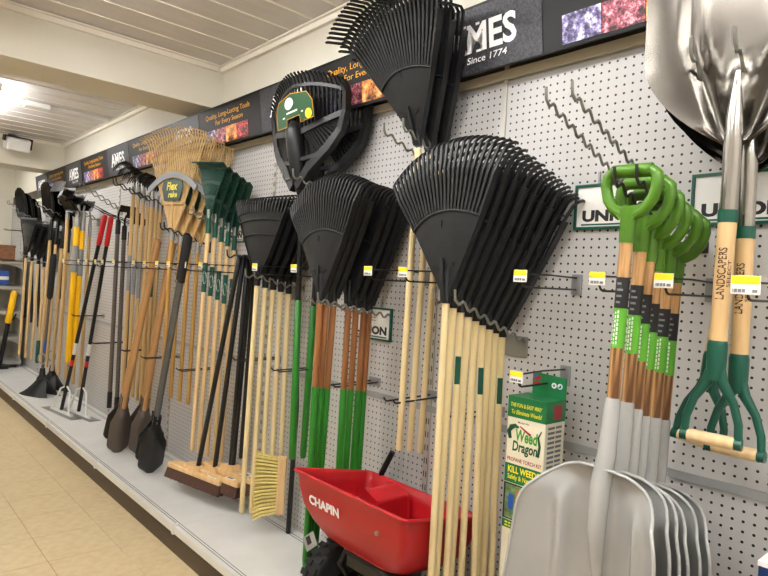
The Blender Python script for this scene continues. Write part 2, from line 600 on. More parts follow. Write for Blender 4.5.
# small serifs so that the word reads like the sign's roman capitals
for sx in (-0.142, -0.079, -0.066, -0.006):
    nb.bb(sx - 0.012, sx + 0.012, -0.0005, 0.0005, -0.049, -0.041)
for sx in (-0.066, -0.006):
    nb.bb(sx - 0.011, sx + 0.005, -0.0005, 0.0005, 0.041, 0.049)
obj('word', nb, 'sign_white', s0, (0.245, -0.0045, 0.118))
obj('tagline', text_mb('Since 1774', 0.022, 0.17, 0.004, 0.15), 'sign_white', s0, (0.27, -0.0045, 0.046))
obj('slogan', text_mb('Quality, Long-Lasting Tools', 0.036, 0.52, 0.0, 0.1), 'sign_orange', s0, (0.845, -0.002, 0.172))
obj('slogan', text_mb('For Every Season', 0.034, 0.32, 0.0, 0.1), 'sign_orange', s0, (0.865, -0.002, 0.130))
for i, p in enumerate(pics):
    obj('season_photo', MB().bb(0.56 + 0.129 * i, 0.686 + 0.129 * i, -0.002, 0, 0.012, 0.098), p, s0)
cap = MB().bb(0.0, WS, -0.005, 0.013, H, H + 0.004)
obj('edge_channel', cap, 'black_plastic', s0)
s0.location = (SB[0], -0.088, 2.108)
s0['label'] = 'black header sign with season photos, ' + SIGN_TXT[0]
for i in range(1, 7):
    dup(s0, (SB[i], -0.088, 2.108), None, 'black header sign with season photos, ' + SIGN_TXT[i])

ORD = ['frontmost', 'second from front', 'third from front', 'fourth from front', 'fifth from front', 'sixth from front',
       'seventh from front', 'eighth from front', 'ninth from front']


def ordinal(i, n):
    return 'rearmost' if i == n - 1 else ORD[i]


def lerp(a, b, t):
    return a + (b - a) * t


# ------------------------------------------------------------------ hooks
def wavy_prong(x, L, rise, n=6, amp=0.009, r=0.0042, tip=0.03):
    pts = []
    N = n * 6
    for i in range(N + 1):
        t = i / N
        pts.append((x, -L * t, rise * t + amp * math.sin(2 * PI * n * t) * (1 if t < 0.97 else 0.5)))
    pts.append((x, -L - 0.004, rise + tip))
    return MB().tube(pts, r, 6)


def wavy_hook(loc, label, L=0.4, rise=0.14, dx=0.032, n=6, amp=0.009, m='hook', r=0.0042, pz=0.05):
    t = thing('wavy_hook', label, 'hook', loc, group='wavy pegboard tool hooks')
    p = MB().bb(-dx - 0.012, dx + 0.012, -0.007, -0.0005, -pz, 0.02)
    obj('back_plate', p, m, t, bevel=0.003)
    for sx in (-dx, dx):
        o = obj('prong', wavy_prong(sx, L, rise, n, amp, r), m, t)
        o.location.y = -0.004
    return t


def straight_hook(loc, label, L=0.3, dx=0.03, m='wire_dark', rise=0.0):
    t = thing('prong_hook', label, 'hook', loc, group='straight two-prong pegboard hooks')
    obj('back_plate', MB().bb(-dx - 0.012, dx + 0.012, -0.006, -0.0005, -0.018, 0.018), 'plate_clear', t, bevel=0.003)
    for sx in (-dx, dx):
        pts = [(sx, 0, 0), (sx, -L * 0.92, rise * 0.92 - 0.004), (sx, -L * 0.97, rise - 0.004), (sx, -L, rise + 0.003), (sx, -L * 1.02, rise + 0.010)]
        obj('prong', MB().tube(pts, 0.0034, 6), m, t)
    return t


def label_hook(loc, label, L=0.29, tw=0.044, th=0.034):
    t = thing('label_hook', label, 'hook', loc, group='label hooks with price tags')
    pl = MB().bb(-0.018, 0.018, -0.008, -0.0005, -0.045, 0.018)
    obj('back_plate', pl, 'plate_clear', t, bevel=0.003)
    obj('label_wire', MB().tube([(0, -0.004, 0.006), (0, -L * 0.5, 0.008), (0, -L, 0.004)], 0.0028, 6), 'wire_dark', t)
    obj('prong', MB().tube([(0, -0.004, -0.03), (0, -L * 0.9, -0.032), (0, -L * 0.94, -0.028), (0, -L * 0.97, -0.016)], 0.0032, 6), 'wire_dark', t)
    tg = obj('price_tag', MB().bb(-tw / 2, tw / 2, -L - 0.003, -L, -th * 0.55, th * 0.45), 'paper', t, bevel=0.001)
    obj('yellow_band', MB().bb(-tw / 2 + 0.001, tw / 2 - 0.001, -L - 0.0038, -L - 0.003, th * 0.45 - th * 0.45, th * 0.45 - 0.001), 'yellow', tg)
    pr = MB()
    zz = -th * 0.55 + 0.006
    for k in range(9):
        wv = 0.0012 + 0.0012 * (k % 3)
        pr.bb(-tw / 2 + 0.004 + k * 0.0025, -tw / 2 + 0.004 + k * 0.0025 + wv * 0.8, -L - 0.0036, -L - 0.003, zz - 0.002, zz + 0.005)
    pr.bb(tw / 2 - 0.014, tw / 2 - 0.005, -L - 0.0036, -L - 0.003, zz - 0.002, zz + 0.004)
    obj('bar_code', pr, 'print', tg, kind='stuff')
    return t


# ------------------------------------------------------------------ leaf rakes
def polar(r, th, y=0.0):
    return (r * math.sin(th), y, r * math.cos(th))


def leaf_rake_meshes(s, mat_, n=24, a=R(29.5), tilt=R(5), rs=0.265, rt=0.465, hook=0.055, hs=1.0):
    hd = MB()
    def dish(r, th):
        return 0.018 * s * (abs(th) / a) ** 2 * min(1.0, r / (0.3 * s)) - 0.0
    grid = []
    for i in range(6):
        r = lerp(0.022, rs, i / 5.0) * s
        wa = a if i else a * 1.0
        grid.append([polar(r, tilt + lerp(-wa, wa, j / 10.0), dish(r, lerp(-wa, wa, j / 10.0))) for j in range(11)])
    hd.shell(grid, (0, 0.004 * s, 0))
    # edge flanges turned back, arc bead, centre rib
    for sg in (-1, 1):
        p = [Vector(polar(r * s, tilt + sg * a, dish(r * s, a) + 0.012 * s)) for r in (0.02, 0.12, 0.24, 0.36, 0.42)]
        hd.bar(p, 0.024 * s, 0.005 * s, (0, 1, 0))
    hd.tube([polar(rs * s, tilt + lerp(-a, a, j / 14.0), dish(rs * s, lerp(-a, a, j / 14.0)) - 0.001) for j in range(15)], 0.0048 * s, 6)
    hd.bar([polar(0.0, tilt, -0.004 * s), polar(0.06 * s, tilt, -0.006 * s), polar(0.13 * s, tilt, 0)], [0.022 * s, 0.013 * s, 0.006 * s], 0.014 * s, (1, 0, 0))
    hd.box(polar(0.235 * s, tilt, -0.001), (0.004, 0.003, 0.022 * s))
    for sg in (-1, 1):
        hd.box(polar(0.11 * s, tilt + sg * 0.28, -0.001 + 0.002), (0.022 * s, 0.003, 0.009 * s), Matrix.Rotation(-sg * 0.5, 3, 'Y'))
    tn = MB()
    for i in range(n):
        th = lerp(-a, a, i / (n - 1.0))
        y = dish(rs * s, th)
        sd = Vector((math.cos(th + tilt), 0, -math.sin(th + tilt)))
        k = 0.985 + 0.015 * math.cos(th * 2)
        pts = [polar((rs - 0.004) * s, tilt + th, y)]
        for rr, yy in ((0.33, 0.0), (0.40, -0.002), (rt * 0.955, -0.010 * hs), (rt * 0.985, -0.026 * hs), (rt * 1.0, -hook * hs), (rt * 0.995, (-hook - 0.012) * hs)):
            pts.append(polar(rr * s * k, tilt + th, y + yy * s))
        tn.bar(pts, [0.0085 * s, 0.0085 * s, 0.0085 * s, 0.008 * s, 0.0075 * s, 0.0065 * s, 0.004 * s], 0.007 * s, sd)
    g = []
    for rr in (0.402, 0.418):
        g.append([polar(rr * s, tilt + lerp(-a, a, j / 16.0), dish(rs * s, lerp(-a, a, j / 16.0)) + 0.003) for j in range(17)])
    tn.shell(g, (0, 0.004, 0))
    sk = MB().tube([(0, 0.004, 0.10 * s), (0, 0.004, 0.03 * s), (0, 0.004, 0.01), (0, 0.004, -0.006)], [0.008 * s, 0.012 * s, 0.0145, 0.0145], 12)
    return hd.mesh('head', mat_), tn.mesh('tines', mat_), sk.mesh('socket', mat_)


def handle_mb(L, r=0.0155, top=0.0, y=0.004, dx=0.0, seg=12):
    b = MB()
    b.tube([(0, y, top), (dx * 0.5, y, top - L * 0.5), (dx, y, top - L + 0.006), (dx, y, top - L)], [r, r, r, r * 0.8], seg)
    return b


RK9 = leaf_rake_meshes(1.0, 'black_plastic', 24, R(29.5), R(-7.5), 0.273, 0.50, 0.045, -1.0)
POLE = handle_mb(1.14, 0.0115, 0.01).mesh('handle', 'ash')


def rake(label, loc, meshes, handle_mesh, group, rot=(0, 0, 0), sticker=None):
    t = thing('leaf_rake', label, 'rake', loc, rot, group)
    obj('head', meshes[0], None, t)
    obj('tines', meshes[1], None, t, kind='stuff')
    obj('socket', meshes[2], None, t)
    obj('handle', handle_mesh, None, t)
    return t


STICK = MB()
for k in range(7):
    a0 = -2.2 + k * 0.18
    a1 = a0 + 0.185
    rr = 0.0120
    STICK.add([(rr * math.sin(a0) if False else rr * math.cos(-PI / 2 + (k - 3.5) * 0.22), rr * math.sin(-PI / 2 + (k - 3.5) * 0.22), -0.225),
               (rr * math.cos(-PI / 2 + (k - 2.5) * 0.22), rr * math.sin(-PI / 2 + (k - 2.5) * 0.22), -0.225),
               (rr * math.cos(-PI / 2 + (k - 2.5) * 0.22), rr * math.sin(-PI / 2 + (k - 2.5) * 0.22), -0.14),
               (rr * math.cos(-PI / 2 + (k - 3.5) * 0.22), rr * math.sin(-PI / 2 + (k - 3.5) * 0.22), -0.14)], [(0, 1, 2, 3)])
STICKM = STICK.mesh('sticker', 'forest')
n = 9
for i in range(n):
    t = i / (n - 1.0)
    y = lerp(-0.36, -0.075, t)
    z = lerp(1.318, 1.212, t)
    rk = rake('large leaf rake with pale handle before the torch kit, %s of nine' % ordinal(i, n), (-1.22 + random.uniform(-.003, .003), y, z), RK9, POLE,
              'black leaf rakes with pale handles', (0, R(-0.8), R(random.uniform(-1.5, 1.5))))
    for c_ in rk.children:
        if c_.name.split('.')[0] in ('head', 'tines'):
            c_.rotation_euler = (0, R(7.0) * t, 0)
        if c_.name.split('.')[0] == 'handle':
            c_.rotation_euler = (R(random.uniform(-0.8, 0.4)), R((0.6, 1.1, 0.0, 1.2, 0.4, -0.6, 0.9, 0.2, -0.3)[i]), 0)
    if i in (2, 5, 8):
        hd_ = [c_ for c_ in rk.children if c_.name.split('.')[0] == 'handle'][0]
        obj('sticker', STICKM, None, hd_, (0, 0.004, 0), (0, 0, R(40)), label='dark green handle sticker')
wavy_hook((-1.22, 0, 1.19), 'wavy hook under the stack of nine black leaf rakes', 0.36, 0.135, 0.042, 7)

RK8 = leaf_rake_meshes(1.0, 'black_plastic', 26, R(30), R(-6.5), 0.268, 0.485, 0.045, -1.0)
BRN = handle_mb(0.40, 0.0128, -0.015).mesh('handle', 'brown')
DIP = MB().tube([(0, 0.004, -0.335), (0, 0.004, -0.345), (0, 0.004, -1.0), (0, 0.004, -1.03)], [0.0128, 0.0142, 0.0142, 0.011], 12).mesh('green_grip', 'leaf_green2')
n = 7
for i in range(n):
    t = i / (n - 1.0)
    lean = R([0, 1.3, 2.0, 0.2, 0.9, 1.2, 1.2][i])
    rk = thing('leaf_rake', 'leaf rake with green dipped handle behind the red hopper, %s of seven' % ordinal(i, n), 'rake',
               (-1.885, (-0.34, -0.31, -0.275, -0.20, -0.16, -0.118, -0.09)[i], lerp(1.287, 1.250, t)), (0, 0, 0), 'black leaf rakes with green dipped handles')
    obj('head', RK8[0], None, rk)
    obj('tines', RK8[1], None, rk, kind='stuff')
    obj('socket', RK8[2], None, rk)
    hh = obj('handle', BRN, None, rk, rot=(R(0), lean, 0))
    obj('green_grip', DIP, None, hh, label='glossy green dipped grip')
wavy_hook((-1.895, 0, 1.225), 'wavy hook carrying the black rakes with green grips', 0.37, 0.06, 0.05, 8)

# big rakes hung high
RK10 = leaf_rake_meshes(1.06, 'black_plastic', 26, R(29), R(-7), 0.25, 0.50, 0.085)
POLE10 = handle_mb(1.08, 0.0122, -0.015).mesh('handle', 'ash')
n = 3
for i in range(n):
    t = i / (n - 1.0)
    y = lerp(-0.185, -0.06, t)
    rk = thing('leaf_rake', 'leaf rake hung high over the other rakes, %s of its three' % ordinal(i, n), 'rake',
               (-1.555, y, lerp(1.865, 1.835, t)), (0, 0, 0), 'high hung black rakes')
    tip = R(17)
    obj('head', RK10[0], None, rk, rot=(tip, 0, 0))
    obj('tines', RK10[1], None, rk, rot=(tip, 0, 0), kind='stuff')
    obj('socket', RK10[2], None, rk, rot=(tip * 0.5, 0, 0))
    obj('handle', POLE10, None, rk, rot=(R(-1), R(0.4 * (i - 1)), 0))
wavy_hook((-1.60, 0, 1.82), 'wavy hook holding the high hung high rakes', 0.26, 0.09, 0.05, 5)


# shrub rakes with a straight comb edge
def shrub_rake_meshes(s, w=0.235, h=0.36):
    hd = MB()
    g = []
    for i in range(6):
        t = i / 5.0
        z = lerp(0.01, 0.29, t) * s
        hw = lerp(0.028, w * 0.86, t ** 0.9) * s
        g.append([(hw * u, (-0.02 * (1 - u * u) * t + 0.004) * s, z + 0.012 * s * (1 - u * u) * t) for u in [lerp(-1, 1, j / 8.0) for j in range(9)]])
    hd.shell(g, (0, 0.005, 0))
    for t0 in (0.62, 0.86):
        z = lerp(0.01, 0.29, t0) * s
        hw = lerp(0.028, w * 0.86, t0 ** 0.9) * s
        hd.tube([(hw * u, (-0.02 * (1 - u * u) * t0) * s, z + 0.012 * s * (1 - u * u) * t0) for u in [lerp(-1, 1, j / 8.0) for j in range(9)]], 0.004 * s, 6)
    for sg in (-1, 1):
        hd.bar([(sg * lerp(0.028, w * 0.86, t ** 0.9) * s, 0.01 * s, lerp(0.01, 0.29, t) * s) for t in (0, .3, .6, 1)], 0.024 * s, 0.005 * s, (0, 1, 0))
    tn = MB()
    N = 20
    for i in range(N):
        u = lerp(-1, 1, i / (N - 1.0))
        x0 = w * 0.85 * u * s
        x1 = w * u * s
        y0 = -0.02 * (1 - u * u) * s
        tn.bar([(x0, y0, (0.285 + 0.012 * (1 - u * u)) * s), (lerp(x0, x1, .7), y0, (h - 0.02) * s), (x1, y0 + 0.010 * s, h * s), (x1, y0 + 0.035 * s, (h + 0.002) * s), (x1, y0 + 0.048 * s, (h - 0.010) * s)],
               [0.011 * s, 0.009 * s, 0.008 * s, 0.007 * s, 0.004 * s], 0.006 * s, (1, 0, 0))
    sk = MB().tube([(0, 0.004, 0.07 * s), (0, 0.004, 0.0), (0, 0.004, -0.05)], [0.011, 0.016, 0.0150], 12)
    return hd.mesh('head', 'black_plastic'), tn.mesh('tines', 'black_plastic'), sk.mesh('socket', 'black_plastic')


SH = shrub_rake_meshes(1.0)
n = 5
for i in range(n):
    t = i / (n - 1.0)
    rk = rake('black comb-edged rake behind the pale bristled brush, %s of five' % ordinal(i, n), (-2.515, lerp(-0.25, -0.075, t), lerp(1.368, 1.335, t)), SH,
              handle_mb(1.10, 0.0122, -0.03, 0.004, -0.03 + 0.012 * i).mesh('handle', 'ash'), 'black shrub rakes with pale handles', (0, 0, R(random.uniform(-2, 2))))
wavy_hook((-2.535, 0, 1.305), 'wavy hook carrying the comb-edged black shrub rakes', 0.27, 0.06, 0.04, 5)

# far stack of the same rakes
POLE_F = handle_mb(1.02, 0.0135, -0.03).mesh('handle', 'ash2')
n = 5
for i in range(n):
    t = i / (n - 1.0)
    rk = rake('black comb-edged rake near the grey shelf unit, %s of five' % ordinal(i, n), (-7.05, lerp(-0.3, -0.075, t), lerp(1.47, 1.36, t)), SH,
              POLE_F, 'far black shrub rakes', (0, R(3), R(6)))
    if i == 3:
        obj('green_grip', MB().tube([(0, 0.004, -0.82), (0, 0.004, -0.83), (0, 0.004, -1.04), (0, 0.004, -1.06)], [0.016, 0.021, 0.021, 0.014], 10), 'forest', rk, label='dark green dipped grip')
wavy_hook((-7.05, 0, 1.34), 'wavy hook carrying the far comb-edged rakes', 0.33, 0.11, 0.04, 6, m='hook')

# ------------------------------------------------------------------ slatted scoop rakes with a green card
def scoop_rake(label, loc, rot, card):
    t = thing('scoop_rake', label, 'rake', loc, rot, 'slatted scoop rakes')
    # outline of one half (x, z): neck, lower shoulder, upper corner
    def yo(x, z):
        return 0.07 * (abs(x) / 0.28) ** 1.3 - 0.035 - 0.12 * max(0.0, z - 0.22) ** 1.5 * 2
    def pt(x, z, dy=0.0):
        return (x, yo(x, z) + dy, z)
    fr = MB()
    for sg in (-1, 1):
        fr.bar([pt(sg * 0.016, 0.0), pt(sg * 0.085, 0.075), pt(sg * 0.185, 0.15), pt(sg * 0.245, 0.215), pt(sg * 0.272, 0.29), pt(sg * 0.282, 0.36), pt(sg * 0.27, 0.40)], [0.036, 0.042, 0.042, 0.036, 0.03, 0.024, 0.016], 0.03, (sg * 0.7, 0, -0.7))
        fr.bar([pt(sg * 0.03, 0.235), pt(sg * 0.15, 0.262), pt(sg * 0.272, 0.285)], 0.024, 0.022, (0, 0, 1))
        fr.bar([pt(sg * 0.03, 0.118), pt(sg * 0.09, 0.122), pt(sg * 0.155, 0.13)], 0.018, 0.018, (0, 0, 1))
    fr.bar([pt(0.278 * u, 0.372 + 0.06 * (1 - u * u)) for u in [lerp(-1, 1, j / 10.0) for j in range(11)]], 0.014, 0.012, (0, 0, 1))
    obj('frame', fr, 'black_plastic', t, rot=(0, R(-3), 0)).scale = (1, 1, 1.04)
    spn = MB()
    spn.tube([(0, 0.0, -0.03), (0, -0.016, 0.02), (0, -0.03, 0.10), (0, -0.042, 0.19), (0, -0.05, 0.245), (0, -0.045, 0.262), (0, -0.02, 0.272)], [0.018, 0.028, 0.038, 0.042, 0.040, 0.031, 0.012], 14, sx=0.95)
    obj('spine', spn, 'black_plastic', t, rot=(0, R(-3), 0)).scale = (1, 1, 1.04)
    sl = MB()
    for sg in (-1, 1):
        for k in range(17):
            u = k / 16.0
            xa = lerp(0.04, 0.262, u)
            za = 0.238 + 0.045 * ((xa - 0.03) / 0.242)
            xb = min(xa + 0.085, 0.246)
            zb = 0.128 if xb < 0.165 else 0.128 + (xb - 0.165) * 1.05
            if za - zb < 0.015:
                continue
            sl.bar([pt(sg * xa, za, 0.004), pt(sg * (xa + xb) / 2, (za + zb) / 2, 0.006), pt(sg * xb, zb, 0.004)], 0.011, 0.010, (1, 0, 0))
    obj('slats', sl, 'black_plastic', t, kind='stuff', rot=(0, R(-3), 0)).scale = (1, 1, 1.04)
    tn = MB()
    N = 26
    for i in range(N):
        u = lerp(-1, 1, i / (N - 1.0))
        x0 = 0.265 * u
        x1 = 0.278 * u
        zt = 0.405 + 0.065 * (1 - u * u)
        z0 = 0.238 + 0.048 * abs(u)
        tn.bar([pt(x0, z0), pt(lerp(x0, x1, .5), lerp(z0, zt, .5)), pt(x1, zt - 0.025), (x1, yo(x1, zt) - 0.006, zt), (x1, yo(x1, zt) - 0.022, zt + 0.012)],
               [0.009, 0.009, 0.0085, 0.008, 0.005], 0.008, (1, 0, 0))
    obj('tines', tn, 'black_plastic', t, kind='stuff', rot=(0, R(-3), 0)).scale = (1, 1, 1.04)
    if card:
        def cy(x, z):
            return (x, -0.062 - 0.15 * max(0.0, z - 0.26) + 0.10 * abs(x), z)
        poly = [(-0.13, 0.268), (-0.13, 0.335), (-0.10, 0.375), (0.0, 0.388), (0.10, 0.375), (0.13, 0.335), (0.13, 0.268), (0.05, 0.262), (0.045, 0.292), (-0.045, 0.292), (-0.05, 0.262)]
        cb = MB()
        pv = [cy(*p) for p in poly]
        pb = [(p[0], p[1] + 0.002, p[2]) for p in pv]
        nn = len(poly)
        cb.add(pv + pb, [(0, 1, 2, 10), (2, 3, 9, 10), (3, 4, 8, 9), (4, 5, 6, 8), (6, 7, 8)] + [(k, (k + 1) % nn, nn + (k + 1) % nn, nn + k) for k in range(nn)])
        c_ = obj('label_card', cb, 'label_green', t, (0.015, 0, 0), (0, R(-4), 0), label='green product card')
        c_.scale = (1.08, 1, 1.06)
        def proj(p, ox=0.0, oz=0.0):
            q = cy(p[0] + ox, p[2] + oz)
            return (q[0], q[1] - 0.0015, q[2])
        e = MB()
        e.add([proj((0.034 * math.cos(a_), 0, 0.024 * math.sin(a_)), -0.02, 0.352) for a_ in [2 * PI * k / 18 for k in range(18)]], [tuple(range(18))])
        e.add([proj((0.075 * sx, 0, 0.003 * sz), -0.005, 0.304) for sx, sz in ((-1, -1), (1, -1), (1, 1), (-1, 1))], [(0, 1, 2, 3)])
        e.add([proj((0.04 * sx, 0, 0.0035 * sz), -0.005, 0.316) for sx, sz in ((-1, -1), (1, -1), (1, 1), (-1, 1))], [(0, 1, 2, 3)])
        obj('card_print', e, 'white', c_)
        e = MB().add([proj((0.02 * math.cos(a_), 0, 0.02 * math.sin(a_)), 0.10, 0.288) for a_ in [2 * PI * k / 18 for k in range(18)]], [tuple(range(18))])
        obj('card_seal', e, 'yellow', c_)
        ed = MB().tube([proj((0, 0, 0), p[0], p[1]) for p in poly], 0.0016, 4, closed=True)
        obj('card_edge', ed, 'sign_orange', c_)
    obj('shaft', MB().tube([(0, 0, -0.02), (0.005, 0.01, -0.51)], 0.0125, 12), 'black_tube', t)
    obj('grip', MB().tube([(0.005, 0.01, -0.50), (0.005, 0.01, -0.505), (0.02, 0.012, -1.2), (0.02, 0.012, -1.215)], [0.012, 0.016, 0.016, 0.012], 12), 'leaf_green2', t, label='green foam grip')
    return t


scoop_rake('black slatted scoop rake bearing a green product card', (-2.29, -0.175, 1.765), (0, R(0), R(0)), True)
scoop_rake('black slatted scoop rake without a card behind the carded one', (-2.285, -0.075, 1.74), (0, R(3), R(0)), False)
wavy_hook((-2.27, 0, 1.745), 'wavy hook holding the two slatted scoop rakes', 0.26, 0.06, 0.04, 5)

# ------------------------------------------------------------------ grey scoop shovels with lime D-grips
def dgrip_mb(s=1.0, r=0.013):
    pts = [(-0.012, 0.012), (-0.034, 0.024), (-0.053, 0.05), (-0.0605, 0.08), (-0.058, 0.102), (-0.042, 0.114), (0, 0.117), (0.042, 0.114), (0.058, 0.102), (0.0605, 0.08), (0.053, 0.05), (0.034, 0.024), (0.012, 0.012)]
    b = MB()
    P = []
    for i in range(len(pts) - 1):
        for k in range(3):
            t = k / 3.0
            P.append((lerp(pts[i][0], pts[i + 1][0], t) * s, 0, lerp(pts[i][1], pts[i + 1][1], t) * s))
    P.append((pts[-1][0] * s, 0, pts[-1][1] * s))
    b.tube(P, r * s, 10, closed=True)
    b.tube([(-0.046 * s, 0, 0.113 * s), (0.046 * s, 0, 0.113 * s)], r * 1.2 * s, 10)
    b.prism([(-0.05, 0.045), (-0.022, 0.034), (0.022, 0.034), (0.05, 0.045), (0.018, 0.004), (-0.018, 0.004)], -0.0115 * s, 0.0115 * s)
    b.tube([(0, 0, 0.03 * s), (0, 0, 0.0), (0, 0, -0.05 * s)], [0.020 * s, 0.0175 * s, 0.0165 * s], 14)
    b.tube([(0, -0.0165, -0.022), (0, -0.0185, -0.022)], 0.004, 8, 0)
    return b


DG = dgrip_mb().mesh('grip', 'lime')
def scoop_blade_mb():
    b = MB()
    NI, NJ = 24, 44
    Lb = 0.48
    grid = []
    for i in range(NI + 1):
        v = (i / NI) ** 1.5
        z = -Lb * v
        # half width: quick round shoulder, then slow flare
        if v < 0.30:
            q = v / 0.30
            hw = 0.024 + 0.146 * math.sqrt(max(0.0, 1 - (1 - q) ** 2))
        else:
            hw = 0.170 + 0.032 * (v - 0.30) / 0.70
        row = []
        for j in range(NJ + 1):
            u = lerp(-1, 1, j / NJ)
            x = hw * u
            fall = min(1.0, v * 6)
            y = -0.125 * abs(u) ** 2.4 * fall * (hw / 0.2) + 0.02 * v
            y -= 0.030 * math.exp(-(x / 0.018) ** 2) * max(0.0, 1 - (v / 0.62) ** 2)      # ridge carrying the socket
            for cx in (-0.088, 0.088):
                y -= 0.020 * math.exp(-((x - cx * (1 + 0.15 * v)) / 0.012) ** 2) * max(0.0, min(1.0, (v - 0.14) * 14)) * max(0.0, min(1.0, (1.1 - v) * 3))
            for cx in (-0.045, 0.045, -0.02, 0.02):
                y -= 0.007 * math.exp(-((x - cx) / 0.006) ** 2) * max(0.0, min(1.0, (v - 0.5) * 6))
            if v < 0.06:
                y -= 0.02 * (1 - v / 0.06) * (abs(u))
            row.append((x, y, z))
        grid.append(row)
    b.shell(grid, (0, 0.0035, 0))
    rim = [grid[i][0] for i in range(NI, -1, -1)] + [grid[0][j] for j in range(1, NJ)] + [grid[i][NJ] for i in range(NI + 1)]
    b.tube(rim, 0.0042, 6)
    return b


SBLADE = scoop_blade_mb().mesh('blade', 'scoop_grey')
SSOCK = MB().tube([(0, 0, 0.16), (0, 0, 0.155), (0, -0.008, 0.03), (0, -0.024, -0.04), (0, -0.026, -0.14), (0, 0.0, -0.30)], [0.0150, 0.0168, 0.021, 0.023, 0.021, 0.007], 16).mesh('socket', 'scoop_grey')
SSHAFT = MB().tube([(0, 0, 0.14), (0, 0, 0.53)], 0.0145, 14).mesh('shaft', 'scorched')


def sleeve_mb(r, z0, z1, a0=-PI, a1=PI, n=20, m=0):
    b = MB()
    P = []
    for k in range(n + 1):
        a = lerp(a0, a1, k / n) - PI / 2
        P.append((r * math.cos(a), r * math.sin(a)))
    vs = [(p[0], p[1], z0) for p in P] + [(p[0], p[1], z1) for p in P]
    b.add(vs, [(k, k + 1, n + 2 + k, n + 1 + k) for k in range(n)], True, m)
    return b


def on_cyl(r, y=0.0):
    def f(p):
        a = p[0] / r
        return (r * math.sin(a), y - r * math.cos(a), p[2])
    return f


SLAB1 = sleeve_mb(0.0148, 0.275, 0.365).mesh('sleeve', 'sticker_green')
SLAB2 = sleeve_mb(0.0149, 0.365, 0.435).mesh('sleeve', 'print_black')
pb = MB()
random.seed(3)
for k in range(3):
    zz = 0.283
    while zz < 0.355:
        h_ = random.uniform(0.004, 0.009)
        a0 = -0.75 + k * 0.42
        s_ = sleeve_mb(0.0152, zz, zz + h_, a0, a0 + 0.22, 3)
        pb.add(s_.v, s_.f)
        zz += h_ + 0.003
SLAB3 = pb.mesh('sleeve_print', 'white')
pb = MB()
for k in range(4):
    zz = 0.376 + k * 0.014
    s_ = sleeve_mb(0.0152, zz, zz + 0.005, -0.4, 0.3 + 0.15 * (k % 3), 4)
    pb.add(s_.v, s_.f)
SLAB4 = pb.mesh('sleeve_print', 'print')
n = 6
for i in range(n):
    t = i / (n - 1.0)
    y = (-0.385, -0.315, -0.268, -0.224, -0.16, -0.107)[i]
    z = (1.533, 1.518, 1.498, 1.477, 1.465, 1.454)[i]
    sh = thing('scoop_shovel', 'grey scoop shovel with lime green D-grip, %s of six' % ordinal(i, n), 'shovel', (-0.657, y, z), (0, R(1.6), R(-2 + i * 0.6)), 'grey scoop shovels with lime grips')
    zb = -0.563
    obj('grip', DG, None, sh, label='lime green plastic grip')
    s_ = obj('shaft', SSHAFT, None, sh, (0, 0, zb))
    for q in (SLAB1, SLAB2, SLAB3, SLAB4):
        obj(q.name.split('.')[0], q, None, s_)
    obj('socket', SSOCK, None, sh, (0, 0, zb))
    obj('blade', SBLADE, None, sh, (0, 0, zb))
wavy_hook((-0.66, 0, 1.50), 'wavy hook through the lime green grips', 0.40, 0.125, 0.026, 8, m='hook_dark', pz=0.012)
wavy_hook((-0.83, 0, 1.69), 'empty wavy hook above the lime green grips', 0.42, 0.148, 0.036, 9, pz=0.012)

# ------------------------------------------------------------------ steel scoops hung blade up
def steel_blade_mb():
    b = MB()
    NI, NJ = 22, 28
    Lb = 0.50
    grid = []
    for i in range(NI + 1):
        v = i / NI
        z = Lb * v
        q = min(1.0, v / 0.42)
        hw = 0.02 + 0.168 * (1 - (1 - q) ** 2.2) + 0.01 * v
        row = []
        for j in range(NJ + 1):
            u = lerp(-1, 1, j / NJ)
            x = hw * u
            y = -0.05 * abs(u) ** 2.6 * min(1.0, v * 3)
            tri = 0.085 * min(1.0, v / 0.5) + 0.016                                         # frog: two ridges diverging from the socket
            y += 0.022 * max(0.0, 1 - ((abs(x) - tri) / 0.022) ** 2) * max(0.0, 1 - v * 0.95) if abs(abs(x) - tri) < 0.022 else 0
            y -= 0.020 * math.exp(-(x / 0.017) ** 2) * max(0.0, 1 - max(0, v - 0.28) * 12) if v < 0.36 else 0
            for cx in (-0.062, 0.062):
                y -= 0.008 * math.exp(-((x - cx) / 0.008) ** 2) * max(0.0, min(1.0, (v - 0.32) * 16))
            row.append((x, y, z))
        grid.append(row)
    b.shell(grid, (0, 0.003, 0))
    return b


TBL = steel_blade_mb().mesh('blade', 'steel')
TSOCK = MB().tube([(0, -0.008, 0.16), (0, -0.010, 0.06), (0, -0.004, 0.0), (0, 0, -0.06), (0, 0, -0.17)], [0.008, 0.017, 0.0195, 0.0185, 0.0185], 18).mesh('socket', 'steel_tube')
TBAND = MB().tube([(0, 0, -0.148), (0, 0, -0.176)], 0.0208, 18).mesh('collar', 'forest')
TSH = MB().tube([(0, 0, -0.17), (0, 0, -0.46)], [0.0195, 0.0185], 18).mesh('shaft', 'light_ash')
tb = MB().tube([(0, 0, -0.44), (0, 0, -0.45), (0, 0, -0.50), (0, 0, -0.53)], [0.019, 0.0215, 0.0205, 0.016], 16)
for sg in (-1, 1):
    tb.tube([(0, 0, -0.485), (sg * 0.016, 0, -0.535), (sg * 0.04, 0, -0.575), (sg * 0.053, 0, -0.62), (sg * 0.055, 0, -0.665)], [0.015, 0.0125, 0.0095, 0.009, 0.009], 10)
    tb.tube([(sg * 0.048, 0, -0.663), (sg * 0.063, 0, -0.663)], 0.0135, 12)
TGR = tb.mesh('grip', 'forest')
TBAR = MB().tube([(-0.05, 0, -0.663), (-0.045, 0, -0.663), (0.045, 0, -0.663), (0.05, 0, -0.663)], [0.012, 0.0145, 0.0145, 0.012], 14).mesh('crossbar', 'crossbar')


